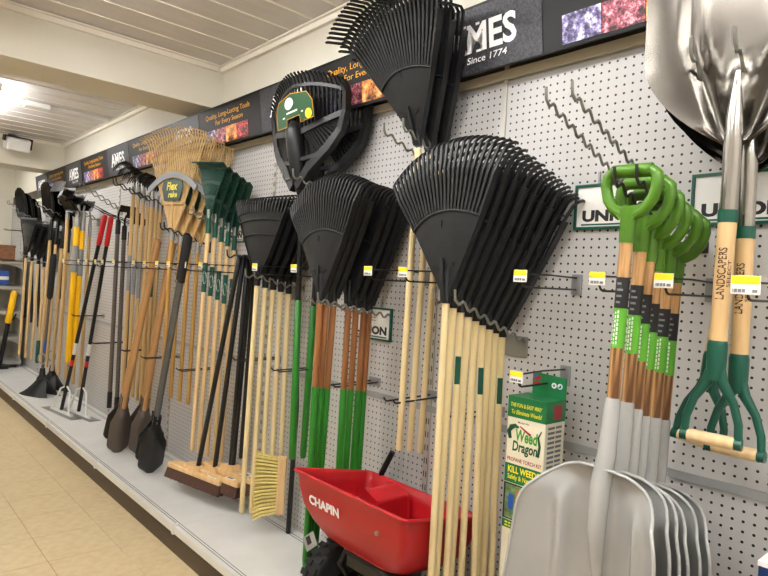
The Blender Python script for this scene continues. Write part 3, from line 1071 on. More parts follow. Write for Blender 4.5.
def rot_text(p):
    return (-p[2], 0.0, p[0])


def vertical(txt, h, L, r):
    def f(p):
        q = (-p[2], 0, p[0])
        return on_cyl(r)(q)
    return text_mb(txt, h, L, 0.012, mapf=f)


TT1 = vertical('LANDSCAPERS', 0.018, 0.115, 0.0203).mesh('burnt_lettering', 'burn')
TT2 = vertical('SELECT', 0.008, 0.06, 0.0203).mesh('burnt_lettering', 'burn')
for i, (x, y, z, ry, rz, lb) in enumerate(((-0.498, -0.235, 1.715, R(1), R(6), 'frontmost steel scoop with lettered ash shaft and wooden crossbar grip'),
                                          (-0.487, -0.165, 1.685, R(-0.5), R(-2), 'second steel scoop beside the frontmost, bearing the same lettered shaft'),
                                          (-0.515, -0.10, 1.675, R(6), R(2), 'rearmost steel scoop, mostly hidden behind two others'))):
    st = thing('steel_scoop', lb, 'shovel', (x, y, z), (0, ry, rz), 'steel scoops with wooden crossbar grips')
    obj('blade', TBL, None, st)
    obj('socket', TSOCK, None, st)
    obj('collar', TBAND, None, st)
    s_ = obj('shaft', TSH, None, st)
    obj('burnt_lettering', TT1, None, s_, (0, 0, -0.29))
    obj('burnt_lettering', TT2, None, s_, (0, 0, -0.29), (0, 0, R(45)))
    g = obj('grip', TGR, None, st)
    obj('crossbar', TBAR, None, g)
wavy_hook((-0.53, 0, 1.75), 'wavy hook in front of the steel scoop blades', 0.30, 0.17, 0.045, 6)

# ------------------------------------------------------------------ hanging brand plaques
def plaque(loc, label, wd, ht=0.122):
    t = thing('hanging_plaque', label, 'sign', loc, group='green framed plaques')
    obj('plate', MB().bb(-wd / 2, wd / 2, -0.008, -0.001, -ht / 2, ht / 2), 'paper', t)
    f = MB()
    e = 0.008
    f.bb(-wd / 2 - e, wd / 2 + e, -0.013, -0.001, ht / 2, ht / 2 + e).bb(-wd / 2 - e, wd / 2 + e, -0.013, -0.001, -ht / 2 - e, -ht / 2)
    f.bb(-wd / 2 - e, -wd / 2, -0.013, -0.001, -ht / 2, ht / 2).bb(wd / 2, wd / 2 + e, -0.013, -0.001, -ht / 2, ht / 2)
    obj('frame', f, 'forest', t)
    obj('word', text_mb('UNION', 0.036, wd * 0.84, 0.05), 'print_black', t, (0, -0.0086, -0.028))
    obj('underline', MB().bb(-wd * 0.43, wd * 0.43, -0.009, -0.008, -0.057, -0.052), 'forest', t)
    fine = MB()
    for k in range(2):
        fine.bb(-0.03 + 0.01 * k, 0.03 - 0.004 * k, -0.0086, -0.008, 0.024 - 0.012 * k, 0.027 - 0.012 * k)
    obj('fine_print', fine, 'print', t)
    obj('hanger', MB().bb(-0.055, -0.049, -0.006, 0.0, ht / 2 + e, ht / 2 + 0.045).bb(0.049, 0.055, -0.006, 0.0, ht / 2 + e, ht / 2 + 0.045), 'rail', t)
    return t


plaque((-0.893, -0.001, 1.63), 'white plaque with green frame behind the lime green grips', 0.235)
plaque((-0.545, -0.001, 1.63), 'white plaque with green frame behind the steel scoops', 0.235)
plaque((-1.955, -0.001, 1.19), 'white plaque with green frame behind the brown rake handles', 0.235)
plaque((-3.22, -0.001, 1.62), 'white plaque with green frame behind the green wire rakes', 0.235)

# ------------------------------------------------------------------ torch kit carton
bx = thing('torch_kit_carton', 'tall green and cream torch kit carton hanging on a label hook', 'box', (-1.022, -0.15, 1.048))
w2, d2, hh = 0.0655, 0.05, 0.60
obj('carton', MB().bb(-w2, w2, -d2, d2, -hh, 0), ['box_cream'], bx, bevel=0.002)
obj('green_top', MB().bb(-w2 - .0006, w2 + .0006, -d2 - .0006, d2 + .0006, -0.062, 0.0006), 'box_green', bx)
hc = MB().prism([(-0.050, 0), (-0.050, 0.062), (-0.04, 0.068), (0.0655, 0.062), (0.0655, 0)], d2 - 0.004, d2 + 0.0)
hdc = obj('header_card', hc, 'box_green', bx)
fy = d2 - 0.0046
obj('flag_badge', MB().bb(-0.045, -0.022, fy - .0004, fy, 0.045, 0.06).bb(-0.045, -0.022, fy - .0004, fy, 0.028, 0.040), 'text_red', hdc)
obj('flag_badge', MB().bb(-0.045, -0.033, fy - .0008, fy - 0.0004, 0.053, 0.06), 'blue', hdc)
rb = MB()
for cx in (0.026, 0.046):
    rb.tube([(cx, fy, 0.036), (cx, fy - 0.0008, 0.036)], 0.0085, 16)
obj('round_badge', rb, 'white', hdc)
rb = MB()
rb.prism([(0.026 + 0.006 * math.cos(PI / 2 + 2 * PI * k / 10) * (1 if k % 2 == 0 else 0.42), 0.036 + 0.006 * math.sin(PI / 2 + 2 * PI * k / 10) * (1 if k % 2 == 0 else 0.42)) for k in range(10)], fy - 0.0013, fy - 0.0007)
rb.prism([(0.040, 0.034), (0.044, 0.030), (0.050, 0.032), (0.051, 0.038), (0.046, 0.042), (0.046, 0.037)], fy - 0.0013, fy - 0.0007)
obj('round_badge', rb, 'blue', hdc)
F = -d2 - 0.0012
obj('slogan', text_mb('THE FUN & EASY WAY', 0.012, 0.108, 0.02, 0.15), 'text_yellow', bx, (-0.002, F, -0.024))
obj('slogan', text_mb('To Eliminate Weeds!', 0.013, 0.105, 0.014, 0.15), 'text_yellow', bx, (0.0, F, -0.045))
F2 = -d2 - 0.0006
obj('model_line', text_mb('Model No.', 0.006, 0.04, 0.01, 0.1), 'print_black', bx, (-0.008, F2, -0.074))
obj('title', text_mb('Weed', 0.036, 0.076, 0.03, 0.1), 'logo_green', bx, (0.004, F2, -0.112))
obj('title', text_mb('Dragon', 0.040, 0.086, 0.03, 0.1), 'logo_dark', bx, (0.0, F2, -0.150))
obj('caption', text_mb('PROPANE TORCH KIT', 0.011, 0.118, 0.02), 'text_red', bx, (0, F2, -0.186))
obj('green_panel', MB().bb(-w2 + .0005, w2 - .0005, -d2 - 0.0008, -d2, -0.256, -0.200), 'box_green', bx)
obj('slogan', text_mb('KILL WEEDS', 0.020, 0.108, 0.03), 'text_yellow', bx, (0, F, -0.216))
obj('slogan', text_mb('Safely & Naturally', 0.019, 0.108, 0.02), 'text_yellow', bx, (0, F, -0.240))
obj('carton_photo', MB().bb(-w2 + .0005, w2 - .0005, -d2 - 0.0007, -d2, -0.366, -0.258), 'print_black', bx)
for sx, mm in ((-0.031, 'blue'), (0.031, 'text_red')):
    ph = obj('carton_photo', MB().bb(sx - 0.028, sx + 0.028, -d2 - 0.0012, -d2 - 0.0006, -0.362, -0.262), 'photo_grass', bx)
    obj('pictured_figure', MB().bb(sx - 0.016, sx + 0.002, -d2 - 0.0016, -d2 - 0.001, -0.335, -0.290), mm, ph)
    obj('pictured_figure', MB().bb(sx + 0.010, sx + 0.018, -d2 - 0.0016, -d2 - 0.001, -0.355, -0.270), 'skin', ph)
obj('green_panel', MB().bb(-w2 + .0005, w2 - .0005, -d2 - 0.0008, -d2, -0.392, -0.368), 'box_green', bx)
ln = MB()
for zz in (-0.376, -0.385):
    for k in range(9):
        ln.bb(-0.055 + k * 0.012, -0.055 + k * 0.012 + 0.009, F - .0003, F + 0.0004, zz - 0.0022, zz + 0.0022)
obj('fine_print', ln, 'text_yellow', bx)
# dragon-like green flourish and torch hose are plain marks
dg = MB()
dg.tube([(-0.052, F2, -0.126), (-0.058, F2, -0.105), (-0.05, F2, -0.092), (-0.036, F2, -0.086), (-0.024, F2, -0.090)], [0.005, 0.007, 0.008, 0.006, 0.003], 6, sx=1)
obj('flourish', dg, 'logo_dark', bx)
dg = MB()
dg.tube([(0.046, F2, -0.16), (0.05, F2, -0.13), (0.044, F2, -0.105), (0.054, F2, -0.085)], [0.004, 0.004, 0.003, 0.0015], 6)
obj('flourish', dg, 'logo_dark', bx)
obj('flourish', MB().tube([(-0.02, F2, -0.085), (0.018, F2, -0.104)], [0.0015, 0.004], 6), 'text_red', bx)
obj('pictured_hose', MB().tube([(0.03, F2, -0.40), (-0.005, F2, -0.405), (-0.02, F2, -0.43), (-0.022, F2, -0.47), (-0.012, F2, -0.49), (0, F2, -0.46), (-0.01, F2, -0.43)], 0.0036, 6), 'print_black', bx)
sd = MB()
for k in range(16):
    for q in range(2):
        sd.bb(w2, w2 + 0.0006, -0.036 + q * 0.04, -0.002 + q * 0.036, -0.08 - k * 0.014, -0.073 - k * 0.014)
obj('side_print', sd, 'print', bx)
obj('side_badge', MB().bb(w2 + .0006, w2 + 0.001, -0.012, 0.03, -0.052, -0.012), 'text_red', bx)

# ------------------------------------------------------------------ spreader
spd = thing('lawn_spreader', 'red hopper lawn spreader on black wheels standing below the rakes', 'spreader', (-1.525, -0.28, 0.135), (R(0), 0, 0))
def hopper():
    b = MB()
    # rounded rectangles lofted from rim to floor; outer then inner
    def ring(hx_, hy_, z, tilt, r, cy=0.0, n=6):
        P = []
        for (sx, sy, a0) in ((1, 1, 0), (-1, 1, PI / 2), (-1, -1, PI), (1, -1, 3 * PI / 2)):
            for k in range(n + 1):
                a = a0 + (PI / 2) * k / n
                x_, y_ = sx * (hx_ - r) + r * math.cos(a), sy * (hy_ - r) + r * math.sin(a)
                P.append((x_, y_ + cy, z - tilt * y_))
        return P
    levels = [(0.285, 0.182, 0.505, 0.02, 0.0), (0.281, 0.178, 0.50, 0.02, 0.0), (0.28, 0.172, 0.455, 0.025, 0.0), (0.272, 0.162, 0.405, 0.035, 0.0), (0.248, 0.146, 0.355, 0.05, 0.005), (0.205, 0.125, 0.312, 0.06, 0.01), (0.14, 0.095, 0.283, 0.06, 0.02)]
    rings = [ring(a, b_, z, 0.2 * (1 - i * 0.1), r, cy) for i, (a, b_, z, r, cy) in enumerate(levels)]
    inner = [ring(a - 0.006, b_ - 0.006, z + 0.004, 0.2 * (1 - i * 0.12), r, cy) for i, (a, b_, z, r, cy) in enumerate(levels)]
    n = len(rings[0])
    vs = [p for q in rings for p in q]
    fs = []
    for i in range(len(rings) - 1):
        for k in range(n):
            k2 = (k + 1) % n
            fs.append((i * n + k, (i + 1) * n + k, (i + 1) * n + k2, i * n + k2))
    fs.append(tuple((len(rings) - 1) * n + k for k in range(n)))
    b.add(vs, fs, True)
    vs = [p for q in inner for p in q]
    fs = []
    for i in range(len(rings) - 1):
        for k in range(n):
            k2 = (k + 1) % n
            fs.append((i * n + k, i * n + k2, (i + 1) * n + k2, (i + 1) * n + k))
    fs.append(tuple((len(rings) - 1) * n + k for k in reversed(range(n))))
    b.add(vs, fs, True)
    return b, rings
hb, rings = hopper()
hp = obj('hopper', hb, 'red', spd)
rim = MB().tube([(p[0] * 1.012, p[1] * 1.02, p[2]) for p in rings[0]], 0.0065, 8, closed=True)
obj('rim', rim, 'red', hp)
gb = MB()
gb.prism([(-0.17, 0.30), (-0.13, 0.475), (-0.09, 0.485), (-0.03, 0.462), (-0.01, 0.30)], -0.01, 0.145)
obj('gear_cover', gb, 'red', hp, bevel=0.008)
for (bx_, by_, bz_) in ((-0.125, -0.014, 0.45), (-0.145, -0.014, 0.385), (0.17, -0.181, 0.465)):
    obj('bolt', MB().tube([(bx_, by_ + 0.004, bz_), (bx_, by_ - 0.004, bz_)], 0.007, 10), 'galv', hp)
# lettering on the front face, bent to its slope
def face(p):
    x_, z_ = p[0] - 0.112, p[2]
    v = z_ + 0.46 - 0.0 * x_
    y_ = -0.180 + (0.535 - v) * 0.125
    return (x_, y_ - 0.0045, v)
tx = text_mb('CHAPIN', 0.034, 0.17, 0.045, mapf=face)
obj('word', tx, 'sign_white', hp)
fr = MB()
for sx in (-0.10, 0.10):
    fr.tube([(sx, -0.05, 0.315), (sx, -0.10, 0.25), (sx, -0.02, 0.137), (sx * 1.5, 0.12, 0.05), (sx * 1.5, 0.14, 0.004)], 0.011, 8)
    fr.tube([(sx, -0.02, 0.137), (sx, 0.1, 0.3), (sx, 0.16, 0.44)], 0.011, 8)
fr.tube([(-0.15, 0.14, 0.015), (0.15, 0.14, 0.015)], 0.011, 8)
fr.tube([(-0.25, -0.03, 0.137), (0.25, -0.03, 0.137)], 0.009, 8)
obj('frame', fr, 'black_tube', spd)
gx = MB().bb(-0.09, 0.13, -0.09, 0.08, 0.235, 0.30).bb(-0.05, 0.06, -0.07, 0.03, 0.125, 0.235)
obj('gearbox', gx, 'black_gloss', spd, bevel=0.015)
im = MB().lathe([(0.02, 0.20), (0.10, 0.205), (0.105, 0.212), (0.02, 0.222)], 20, c=(0.02, -0.04, 0))
obj('impeller', im, 'black_gloss', spd)
for k, sx in enumerate((-0.21, 0.21)):
    wb = MB().lathe([(0.03, -0.035), (0.09, -0.03), (0.115, -0.04), (0.128, -0.03), (0.13, 0.0), (0.128, 0.03), (0.115, 0.04), (0.09, 0.03), (0.03, 0.035)], 30, c=(0, 0, 0), axis='x')
    wh = obj('wheel', wb, 'rubber', spd, (sx, -0.03, 0.137))
    lg = MB()
    for q in range(22):
        a = 2 * PI * q / 22
        for s2 in (-1, 1):
            a2 = a + 0.07 * s2
            lg.box((s2 * 0.02, 0.1315 * math.cos(a2), 0.1315 * math.sin(a2)), (0.034, 0.02, 0.009), Matrix.Rotation(a2 - PI / 2, 3, 'X'))
    obj('tread', lg, 'rubber', wh, kind='stuff')
    sp_ = MB()
    for q in range(5):
        a = 2 * PI * q / 5
        sp_.box((0.034 * (1 if sx > 0 else -1), 0.055 * math.cos(a), 0.055 * math.sin(a)), (0.012, 0.07, 0.02), Matrix.Rotation(a, 3, 'X'))
    sp_.lathe([(0.028, -0.042), (0.028, 0.042)], 14, axis='x')
    obj('hub', sp_, 'black_gloss', wh)
obj('handle_tube', MB().tube([(-0.235, 0.182, 0.36), (-0.225, 0.19, 0.48), (-0.19, 0.21, 0.57)], 0.0115, 10), 'black_tube', spd)
tg = obj('swing_tag', MB().box((-0.225, -0.14, 0.29), (0.075, 0.002, 0.05), Matrix.Rotation(R(-38), 3, 'Y')), 'rail', spd)
obj('tag_mark', MB().box((-0.232, -0.1416, 0.292), (0.028, 0.001, 0.028), Matrix.Rotation(R(-38), 3, 'Y')), 'print_black', tg)

# ------------------------------------------------------------------ yellow brush and black pole
br = thing('bristle_brush', 'wooden brush with pale bristles stood upright before the comb-edged rakes', 'brush', (-2.44, -0.10, 0.235), (R(0), R(-2), R(-36)))
obj('block', MB().bb(-0.022, 0.022, -0.02, 0.02, 0.0, 0.27), 'block', br, bevel=0.005)
tb = MB()
random.seed(11)
for k in range(17):
    z = 0.010 + k * 0.0156
    for q in range(3):
        x = -0.013 + q * 0.013
        sp_ = (k - 8) * 0.0025
        zz = z + random.uniform(-0.002, 0.002)
        tb.bar([(x, -0.018, z), (x * 1.6, -0.09, zz + sp_ * 0.7), (x * 2.2, -0.125, zz + sp_ * 1.3 - 0.004)], [0.007, 0.012, 0.017], 0.0105, (1, 0, 0))
obj('bristles', tb, 'bristle_yellow', br, kind='stuff')
pl = MB().tube([(-0.012, 0, 0.0), (0, 0, 0.6), (-0.05, -0.01, 1.46)], 0.0125, 12)
bp = obj('broom_pole', pl, 'black_tube', None, (-2.415, -0.055, 0.137))
tag(bp, 'slim black metal pole standing behind the pale bristled brush', 'pole')

# ------------------------------------------------------------------ push brooms with black handles
def push_broom(label, loc, yaw, top, L=0.50):
    t = thing('push_broom', label, 'broom', loc, (0, 0, yaw), 'push brooms with black handles')
    bl = MB().bb(-L / 2, L / 2, -0.036, 0.036, 0.052, 0.084)
    obj('block', bl, 'block', t, bevel=0.006)
    b2 = MB().prism([(-0.05, 0.084), (0.05, 0.084), (0.035, 0.108), (-0.035, 0.108)], -0.03, 0.03)
    obj('handle_boss', b2, 'block', t, bevel=0.004)
    bs = MB()
    N = 36
    for k in range(N):
        x = lerp(-L / 2 + 0.006, L / 2 - 0.006, k / (N - 1.0))
        for q in range(4):
            y = -0.028 + q * 0.0187
            bs.bar([(x, y, 0.055), (x * 1.03, y * 1.25 - 0.008, 0.0 + random.uniform(0, 0.005))], [0.012, 0.0145], 0.015, (1, 0, 0))
    obj('bristles', bs, 'bristle_brown', t, kind='stuff')
    lb = MB().bb(L / 2 - 0.11, L / 2 - 0.04, -0.03, 0.02, 0.0842, 0.0848)
    lo = obj('paper_label', lb, 'paper', t)
    pb = MB()
    for k in range(8):
        pb.bb(L / 2 - 0.098 + k * 0.005, L / 2 - 0.095 + k * 0.005, -0.022, 0.006, 0.0848, 0.0851)
    obj('bar_code', pb, 'print_black', lo, kind='stuff')
    inv = Matrix.Rotation(-yaw, 3, 'Z')
    p = inv @ (Vector(top) - Vector(loc))
    o = Vector((0, 0, 0.095))
    obj('handle', MB().tube([o, o.lerp(p, 0.5), p.lerp(o, 0.004), p], [0.0128, 0.0128, 0.0128, 0.009], 12), 'black_tube', t)
    return t


push_broom('push broom with brown bristles and black handle, hanging foremost', (-3.10, -0.21, 0.205), R(11), (-2.743, -0.22, 1.464), 0.46)
push_broom('push broom with black handle behind the foremost one', (-2.985, -0.17, 0.222), R(11), (-2.757, -0.19, 1.466), 0.46)
push_broom('third push broom, block raised behind the other two brooms', (-2.895, -0.125, 0.25), R(11), (-2.771, -0.16, 1.468), 0.42)
bpole = obj('broom_pole', MB().tube([(0, 0, 0), (0.097, -0.01, 1.105)], 0.0125, 12), 'black_tube', None, (-2.88, -0.12, 0.36))
tag(bpole, 'loose black broom handle leaning among the push brooms', 'pole')
bpole = obj('broom_pole', MB().tube([(0, 0, 0), (0.059, -0.01, 1.065)], 0.0125, 12), 'black_tube', None, (-2.853, -0.09, 0.397))
tag(bpole, 'loose black broom handle beside the shrub rake handles', 'pole')
wavy_hook((-2.78, 0, 1.44), 'wavy hook around the black broom handles', 0.24, 0.02, 0.05, 4, m='wire_dark')

# ------------------------------------------------------------------ green wire rakes
def wire_rake_meshes():
    hd = MB()
    N = 22
    for i in range(N):
        u = lerp(-1, 1, i / (N - 1.0))
        hd.tube([(0.012 * u, 0, 0.0), (0.055 * u, -0.004, 0.12), (0.13 * u, -0.008, 0.27), (0.155 * u, -0.012, 0.325), (0.16 * u, -0.035, 0.345), (0.161 * u, -0.06, 0.338)], 0.0044, 5)
    br_ = MB()
    for z, hw in ((0.13, 0.062), (0.22, 0.108)):
        br_.bar([(hw * lerp(-1, 1, j / 8.0), -0.008, z + 0.012 * (1 - lerp(-1, 1, j / 8.0) ** 2)) for j in range(9)], 0.02, 0.004, (0, 0, 1))
    br_.bar([(-0.03, 0, 0.05), (0.03, 0, 0.05)], 0.014, 0.008, (0, 0, 1))
    fr_ = MB().tube([(0, 0, 0.02), (0, 0, -0.03), (0, 0, -0.075)], [0.012, 0.014, 0.014], 12)
    return hd.mesh('tines', 'forest2'), br_.mesh('brace', 'forest2'), fr_.mesh('ferrule', 'forest')


WR = wire_rake_meshes()
WGREEN = MB().tube([(0, 0, 0.055), (0, 0, 0.0)], 0.0125, 12).mesh('collar', 'galv')
WH = handle_mb(1.20, 0.0125, -0.07, 0.0).mesh('handle', 'ash2')
WBAND = MB().tube([(0, 0, -0.235), (0, 0, -0.395)], 0.0131, 14).mesh('label_band', 'forest')
e = MB()
P = [on_cyl(0.0134)((0.011 * math.cos(a), 0, 0.034 * math.sin(a))) for a in [2 * PI * k / 16 for k in range(16)]]
e.add(P, [tuple(range(16))])
e2 = MB()
P = [on_cyl(0.0137)((0.005 * math.cos(a), 0, 0.020 * math.sin(a))) for a in [2 * PI * k / 12 for k in range(12)]]
e2.add(P, [tuple(range(12))])
WOV, WOV2 = e.mesh('oval_mark', 'white'), e2.mesh('oval_mark', 'forest')
def film():
    m = bpy.data.materials.new('clear_film')
    m.use_nodes = True
    nt = m.node_tree
    b = nt.nodes['Principled BSDF']
    b.inputs['Base Color'].default_value = (0.03, 0.10, 0.08, 1)
    b.inputs['Roughness'].default_value = 0.1
    b.inputs['Alpha'].default_value = 0.05
    return m
M['film'] = film()
g = []
for z, hw, yy in ((-0.03, 0.03, -0.03), (0.10, 0.065, -0.03), (0.20, 0.12, -0.035), (0.30, 0.165, -0.06), (0.36, 0.18, -0.075)):
    g.append([(hw * lerp(-1, 1, j / 10.0), yy + 0.006 * math.sin(j * 2.1 + z * 30), z + 0.004 * math.sin(j * 1.7)) for j in range(11)])
FILM = MB().shell(g, (0, 0.0006, 0)).mesh('plastic_sleeve', 'film')
n = 5
for i in range(n):
    t = i / (n - 1.0)
    wk = thing('wire_rake', 'dark green wire rake in a clear sleeve, %s of five' % ordinal(i, n), 'rake',
               (-3.10, lerp(-0.225, -0.065, t), lerp(1.655, 1.575, t)), (0, R(1.0), R(3)), 'dark green wire rakes')
    obj('tines', WR[0], None, wk, rot=(0, R(5), 0), kind='stuff').scale = (0.92, 1, 0.88)
    obj('brace', WR[1], None, wk, rot=(0, R(5), 0)).scale = (0.92, 1, 0.88)
    obj('ferrule', WR[2], None, wk)
    obj('collar', WGREEN, None, wk)
    h_ = obj('handle', WH, None, wk, rot=(0, R([1.2, 1.2, 0.4, 0.1, -0.3][i]), 0))
    lb_ = obj('label_band', WBAND, None, h_)
    for q in (WOV, WOV2):
        oo = obj('oval_mark', q, None, h_)
        oo.location = (0, 0, -0.315)
        oo.rotation_euler = (0, 0, R(58))
    obj('plastic_sleeve', FILM, None, wk, rot=(0, R(5), 0), label='clear plastic sleeve').scale = (0.92, 1, 0.88)
wavy_hook((-3.16, 0, 1.60), 'wavy hook under the dark green wire rakes', 0.30, 0.09, 0.035, 6)

# ------------------------------------------------------------------ bamboo rakes
def bamboo_meshes():
    tn = MB()
    N = 24
    a = R(27)
    for i in range(N):
        th = lerp(-a, a, i / (N - 1.0))
        c_, s_ = math.cos(th), math.sin(th)
        L = 0.62
        z0 = 0.16
        tn.bar([(0.10 * th / a, 0, z0), (0.10 * th / a + 0.2 * s_, -0.004, z0 + 0.2 * c_), (0.10 * th / a + (L - 0.20) * s_, -0.01, z0 + (L - 0.20) * c_), (0.10 * th / a + (L - 0.165) * s_, -0.025, z0 + (L - 0.165) * c_), (0.10 * th / a + (L - 0.155) * s_, -0.06, z0 + (L - 0.17) * c_)],
               [0.0085, 0.008, 0.008, 0.0075, 0.005], 0.004, (c_, 0, -s_))
    wd = MB()
    wd.prism([(-0.02, 0.0), (0.02, 0.0), (0.112, 0.165), (-0.112, 0.165)], 0.003, 0.012)
    wd.bar([(0, -0.002, -0.01), (0, -0.002, 0.19)], 0.016, 0.012, (1, 0, 0))
    wd.bar([(-0.112, -0.002, 0.17), (0.112, -0.002, 0.17)], 0.012, 0.014, (0, 0, 1))
    wires = MB()
    for r_ in (0.33,):
        pts = []
        for j in range(13):
            th = lerp(-a, a, j / 12.0)
            pts.append((0.10 * th / a + r_ * math.sin(th), -0.012, 0.16 + r_ * math.cos(th)))
        wires.tube(pts, 0.003, 5)
    return tn.mesh('tines', 'bamboo'), wd.mesh('fan_board', 'bamboo'), wires.mesh('binding_wire', 'bamboo_shaft')


BM = bamboo_meshes()
arc = MB()
arc.bar([((0.10 + 0.135) * 1.02 * u, -0.018, 0.16 + 0.16 * (1 - 0.55 * u * u) + 0.02) for u in [lerp(-1, 1, j / 12.0) for j in range(13)]], 0.036, 0.008, (0, 0, 1))
BARC = arc.mesh('arc_band', 'grey_label')
BCARD = MB().prism([(-0.075, 0.185), (0.08, 0.185), (0.105, 0.26), (0.095, 0.30), (0.0, 0.315), (-0.095, 0.30), (-0.105, 0.26)], -0.016, -0.012).mesh('brand_card', 'forest2')
BT1 = text_mb('Flex', 0.05, 0.11, 0.03, 0.15).mesh('card_word', 'text_yellow')
BT2 = text_mb('rake', 0.036, 0.09, 0.03, 0.15).mesh('card_word', 'text_yellow')
BFER = MB().tube([(0, 0.002, 0.02), (0, 0.002, -0.05)], 0.0175, 12).mesh('ferrule', 'galv')
BSH = handle_mb(0.95, 0.0125, -0.03, 0.002).mesh('handle', 'bamboo_shaft')
n = 4
for i in range(n):
    t = i / (n - 1.0)
    bk = thing('bamboo_rake', 'bamboo fan rake rising past the header sign, %s of four' % ordinal(i, n), 'rake', (-3.565 + 0.01 * i, lerp(-0.235, -0.08, t), lerp(1.60, 1.53, t)), (0, R(1), R(11)), 'bamboo fan rakes')
    obj('tines', BM[0], None, bk, kind='stuff')
    obj('fan_board', BM[1], None, bk)
    obj('binding_wire', BM[2], None, bk)
    obj('ferrule', BFER, None, bk)
    obj('handle', BSH, None, bk)
    obj('arc_band', BARC, None, bk, label='grey plastic arc band')
    c_ = obj('brand_card', BCARD, None, bk, label='dark green card with yellow lettering')
    obj('card_word', BT1, None, c_, (0, -0.0168, 0.272))
    obj('card_word', BT2, None, c_, (0.01, -0.0168, 0.222))
wavy_hook((-3.56, 0, 1.54), 'dark wavy hook under the bamboo rakes', 0.29, 0.08, 0.03, 6, m='wire_dark')

# ------------------------------------------------------------------ post-hole diggers
def digger(label, loc, rot, blade_m, handle_m, L, hr, grip=None, split=0.03, bw=0.07, spread=0.0):
    t = thing('post_hole_digger', label, 'digger', loc, rot, 'post-hole diggers standing on the deck')
    for sg in (-1, 1):
        g = []
        for i in range(17):
            v = i / 16.0
            z = 0.32 * v
            if v < 0.13:
                hw = bw * (0.42 + 0.56 * math.sqrt(v / 0.125))
            elif v < 0.66:
                hw = bw
            else:
                hw = bw - (bw - 0.022) * ((v - 0.625) / 0.375) ** 0.8
            g.append([(hw * u, sg * (0.016 + spread * (1 - v) ** 0.8 + 0.030 * (1 - u * u) * (1 if v < 0.85 else 0.5) + 0.012 * math.sin(v * PI)), z - 0.008 * (1 - u * u) * (1 - v)) for u in [lerp(-1, 1, j / 8.0) for j in range(9)]])
        obj('blade', MB().shell(g, (0, -0.003 * sg, 0)), blade_m, t)
        bk = MB().bar([(0, sg * 0.034, 0.25), (0, sg * 0.032, 0.37)], 0.044, 0.006, (1, 0, 0))
        bk.bar([(0.02, sg * 0.024, 0.27), (0.02, sg * 0.022, 0.37)], 0.004, 0.03, (1, 0, 0)).bar([(-0.02, sg * 0.024, 0.27), (-0.02, sg * 0.022, 0.37)], 0.004, 0.03, (1, 0, 0))
        for zz in (0.31, 0.345):
            bk.tube([(0, sg * 0.034, zz), (0, sg * 0.042, zz)], 0.006, 8)
        obj('bracket', bk, blade_m, t)
        y0 = sg * 0.022
        y1 = sg * split
        hb_ = MB()
        if grip:
            hb_.tube([(0, y0, 0.28), (0, y1, L)], hr, 12)
            obj('handle', hb_, handle_m, t)
            obj('grip', MB().tube([(0, lerp(y0, y1, (L - 0.3) / L), L - 0.27), (0, y1, L - 0.01), (0, y1, L)], [hr + 0.005, hr + 0.006, hr], 12), grip, t, label='black foam grip')
        else:
            hb_.tube([(0, y0, 0.26), (0, lerp(y0, y1, .3), 0.55), (0, lerp(y0, y1, .4), 0.75), (0, y1, L)], [hr * 1.3, hr * 1.3, hr, hr], 12)
            obj('handle', hb_, handle_m, t)
    hg = MB().tube([(-0.03, 0, 0.26), (0.03, 0, 0.26)], 0.008, 8)
    obj('pivot_pin', hg, 'galv', t)
    return t


def lean_rot(base, top, yaw):
    z = (Vector(top) - Vector(base)).normalized()
    x = Vector((math.cos(yaw), math.sin(yaw), 0))
    x = (x - z * x.dot(z)).normalized()
    y = z.cross(x)
    return Matrix((x, y, z)).transposed().to_euler()


B0, T0 = (-3.70, -0.25, 0.16), (-3.183, -0.30, 1.567)
digger('post-hole digger with glossy black blades and steel handles', B0, lean_rot(B0, T0, R(80)), 'black_gloss', 'dark_chrome', 1.50, 0.0145, 'black_foam', 0.022, 0.074, 0.03)
B0, T0 = (-4.25, -0.27, 0.16), (-3.859, -0.20, 1.559)
digger('post-hole digger with wooden handles, in front of its grey-brown twin', B0, lean_rot(B0, T0, R(82)), 'taupe', 'honey', 1.455, 0.0165, None, 0.03, 0.070, 0.06)
B0, T0 = (-4.12, -0.17, 0.16), (-3.80, -0.13, 1.53)
digger('post-hole digger with wooden handles, behind its grey-brown twin', B0, lean_rot(B0, T0, R(82)), 'taupe', 'honey', 1.43, 0.0165, None, 0.03, 0.070, 0.045)

# ------------------------------------------------------------------ cultivators, forks
def cultivator(label, loc, rot, group, stick=None):
    t = thing('hand_cultivator', label, 'cultivator', loc, rot, group)
    tn = MB()
    for k in range(4):
        u = -1 + 2 * k / 3.0
        tn.tube([(0.01 * u, 0, 0.0), (0.04 * u, -0.005, 0.045), (0.055 * u, -0.03, 0.085), (0.06 * u, -0.075, 0.10), (0.06 * u, -0.115, 0.08), (0.061 * u, -0.135, 0.035)], [0.007, 0.007, 0.0065, 0.006, 0.005, 0.003], 6)
    obj('tines', tn, 'black_gloss', t)
    obj('ferrule', MB().tube([(0, 0, 0.02), (0, 0, -0.06), (0, 0, -0.115)], [0.009, 0.0145, 0.015], 12), 'galv', t)
    h_ = obj('handle', handle_mb(1.40, 0.0135, -0.11, 0.0), 'pine', t)
    if stick == 'wrap':
        obj('wrap', MB().tube([(0, 0, -0.55), (0, 0, -0.80)], 0.0142, 12), 'grey_label', h_)
    elif stick:
        obj('sticker', sleeve_mb(0.0139, -0.72, -0.56, 0.4, 1.8, 6), 'forest', h_)
    return t


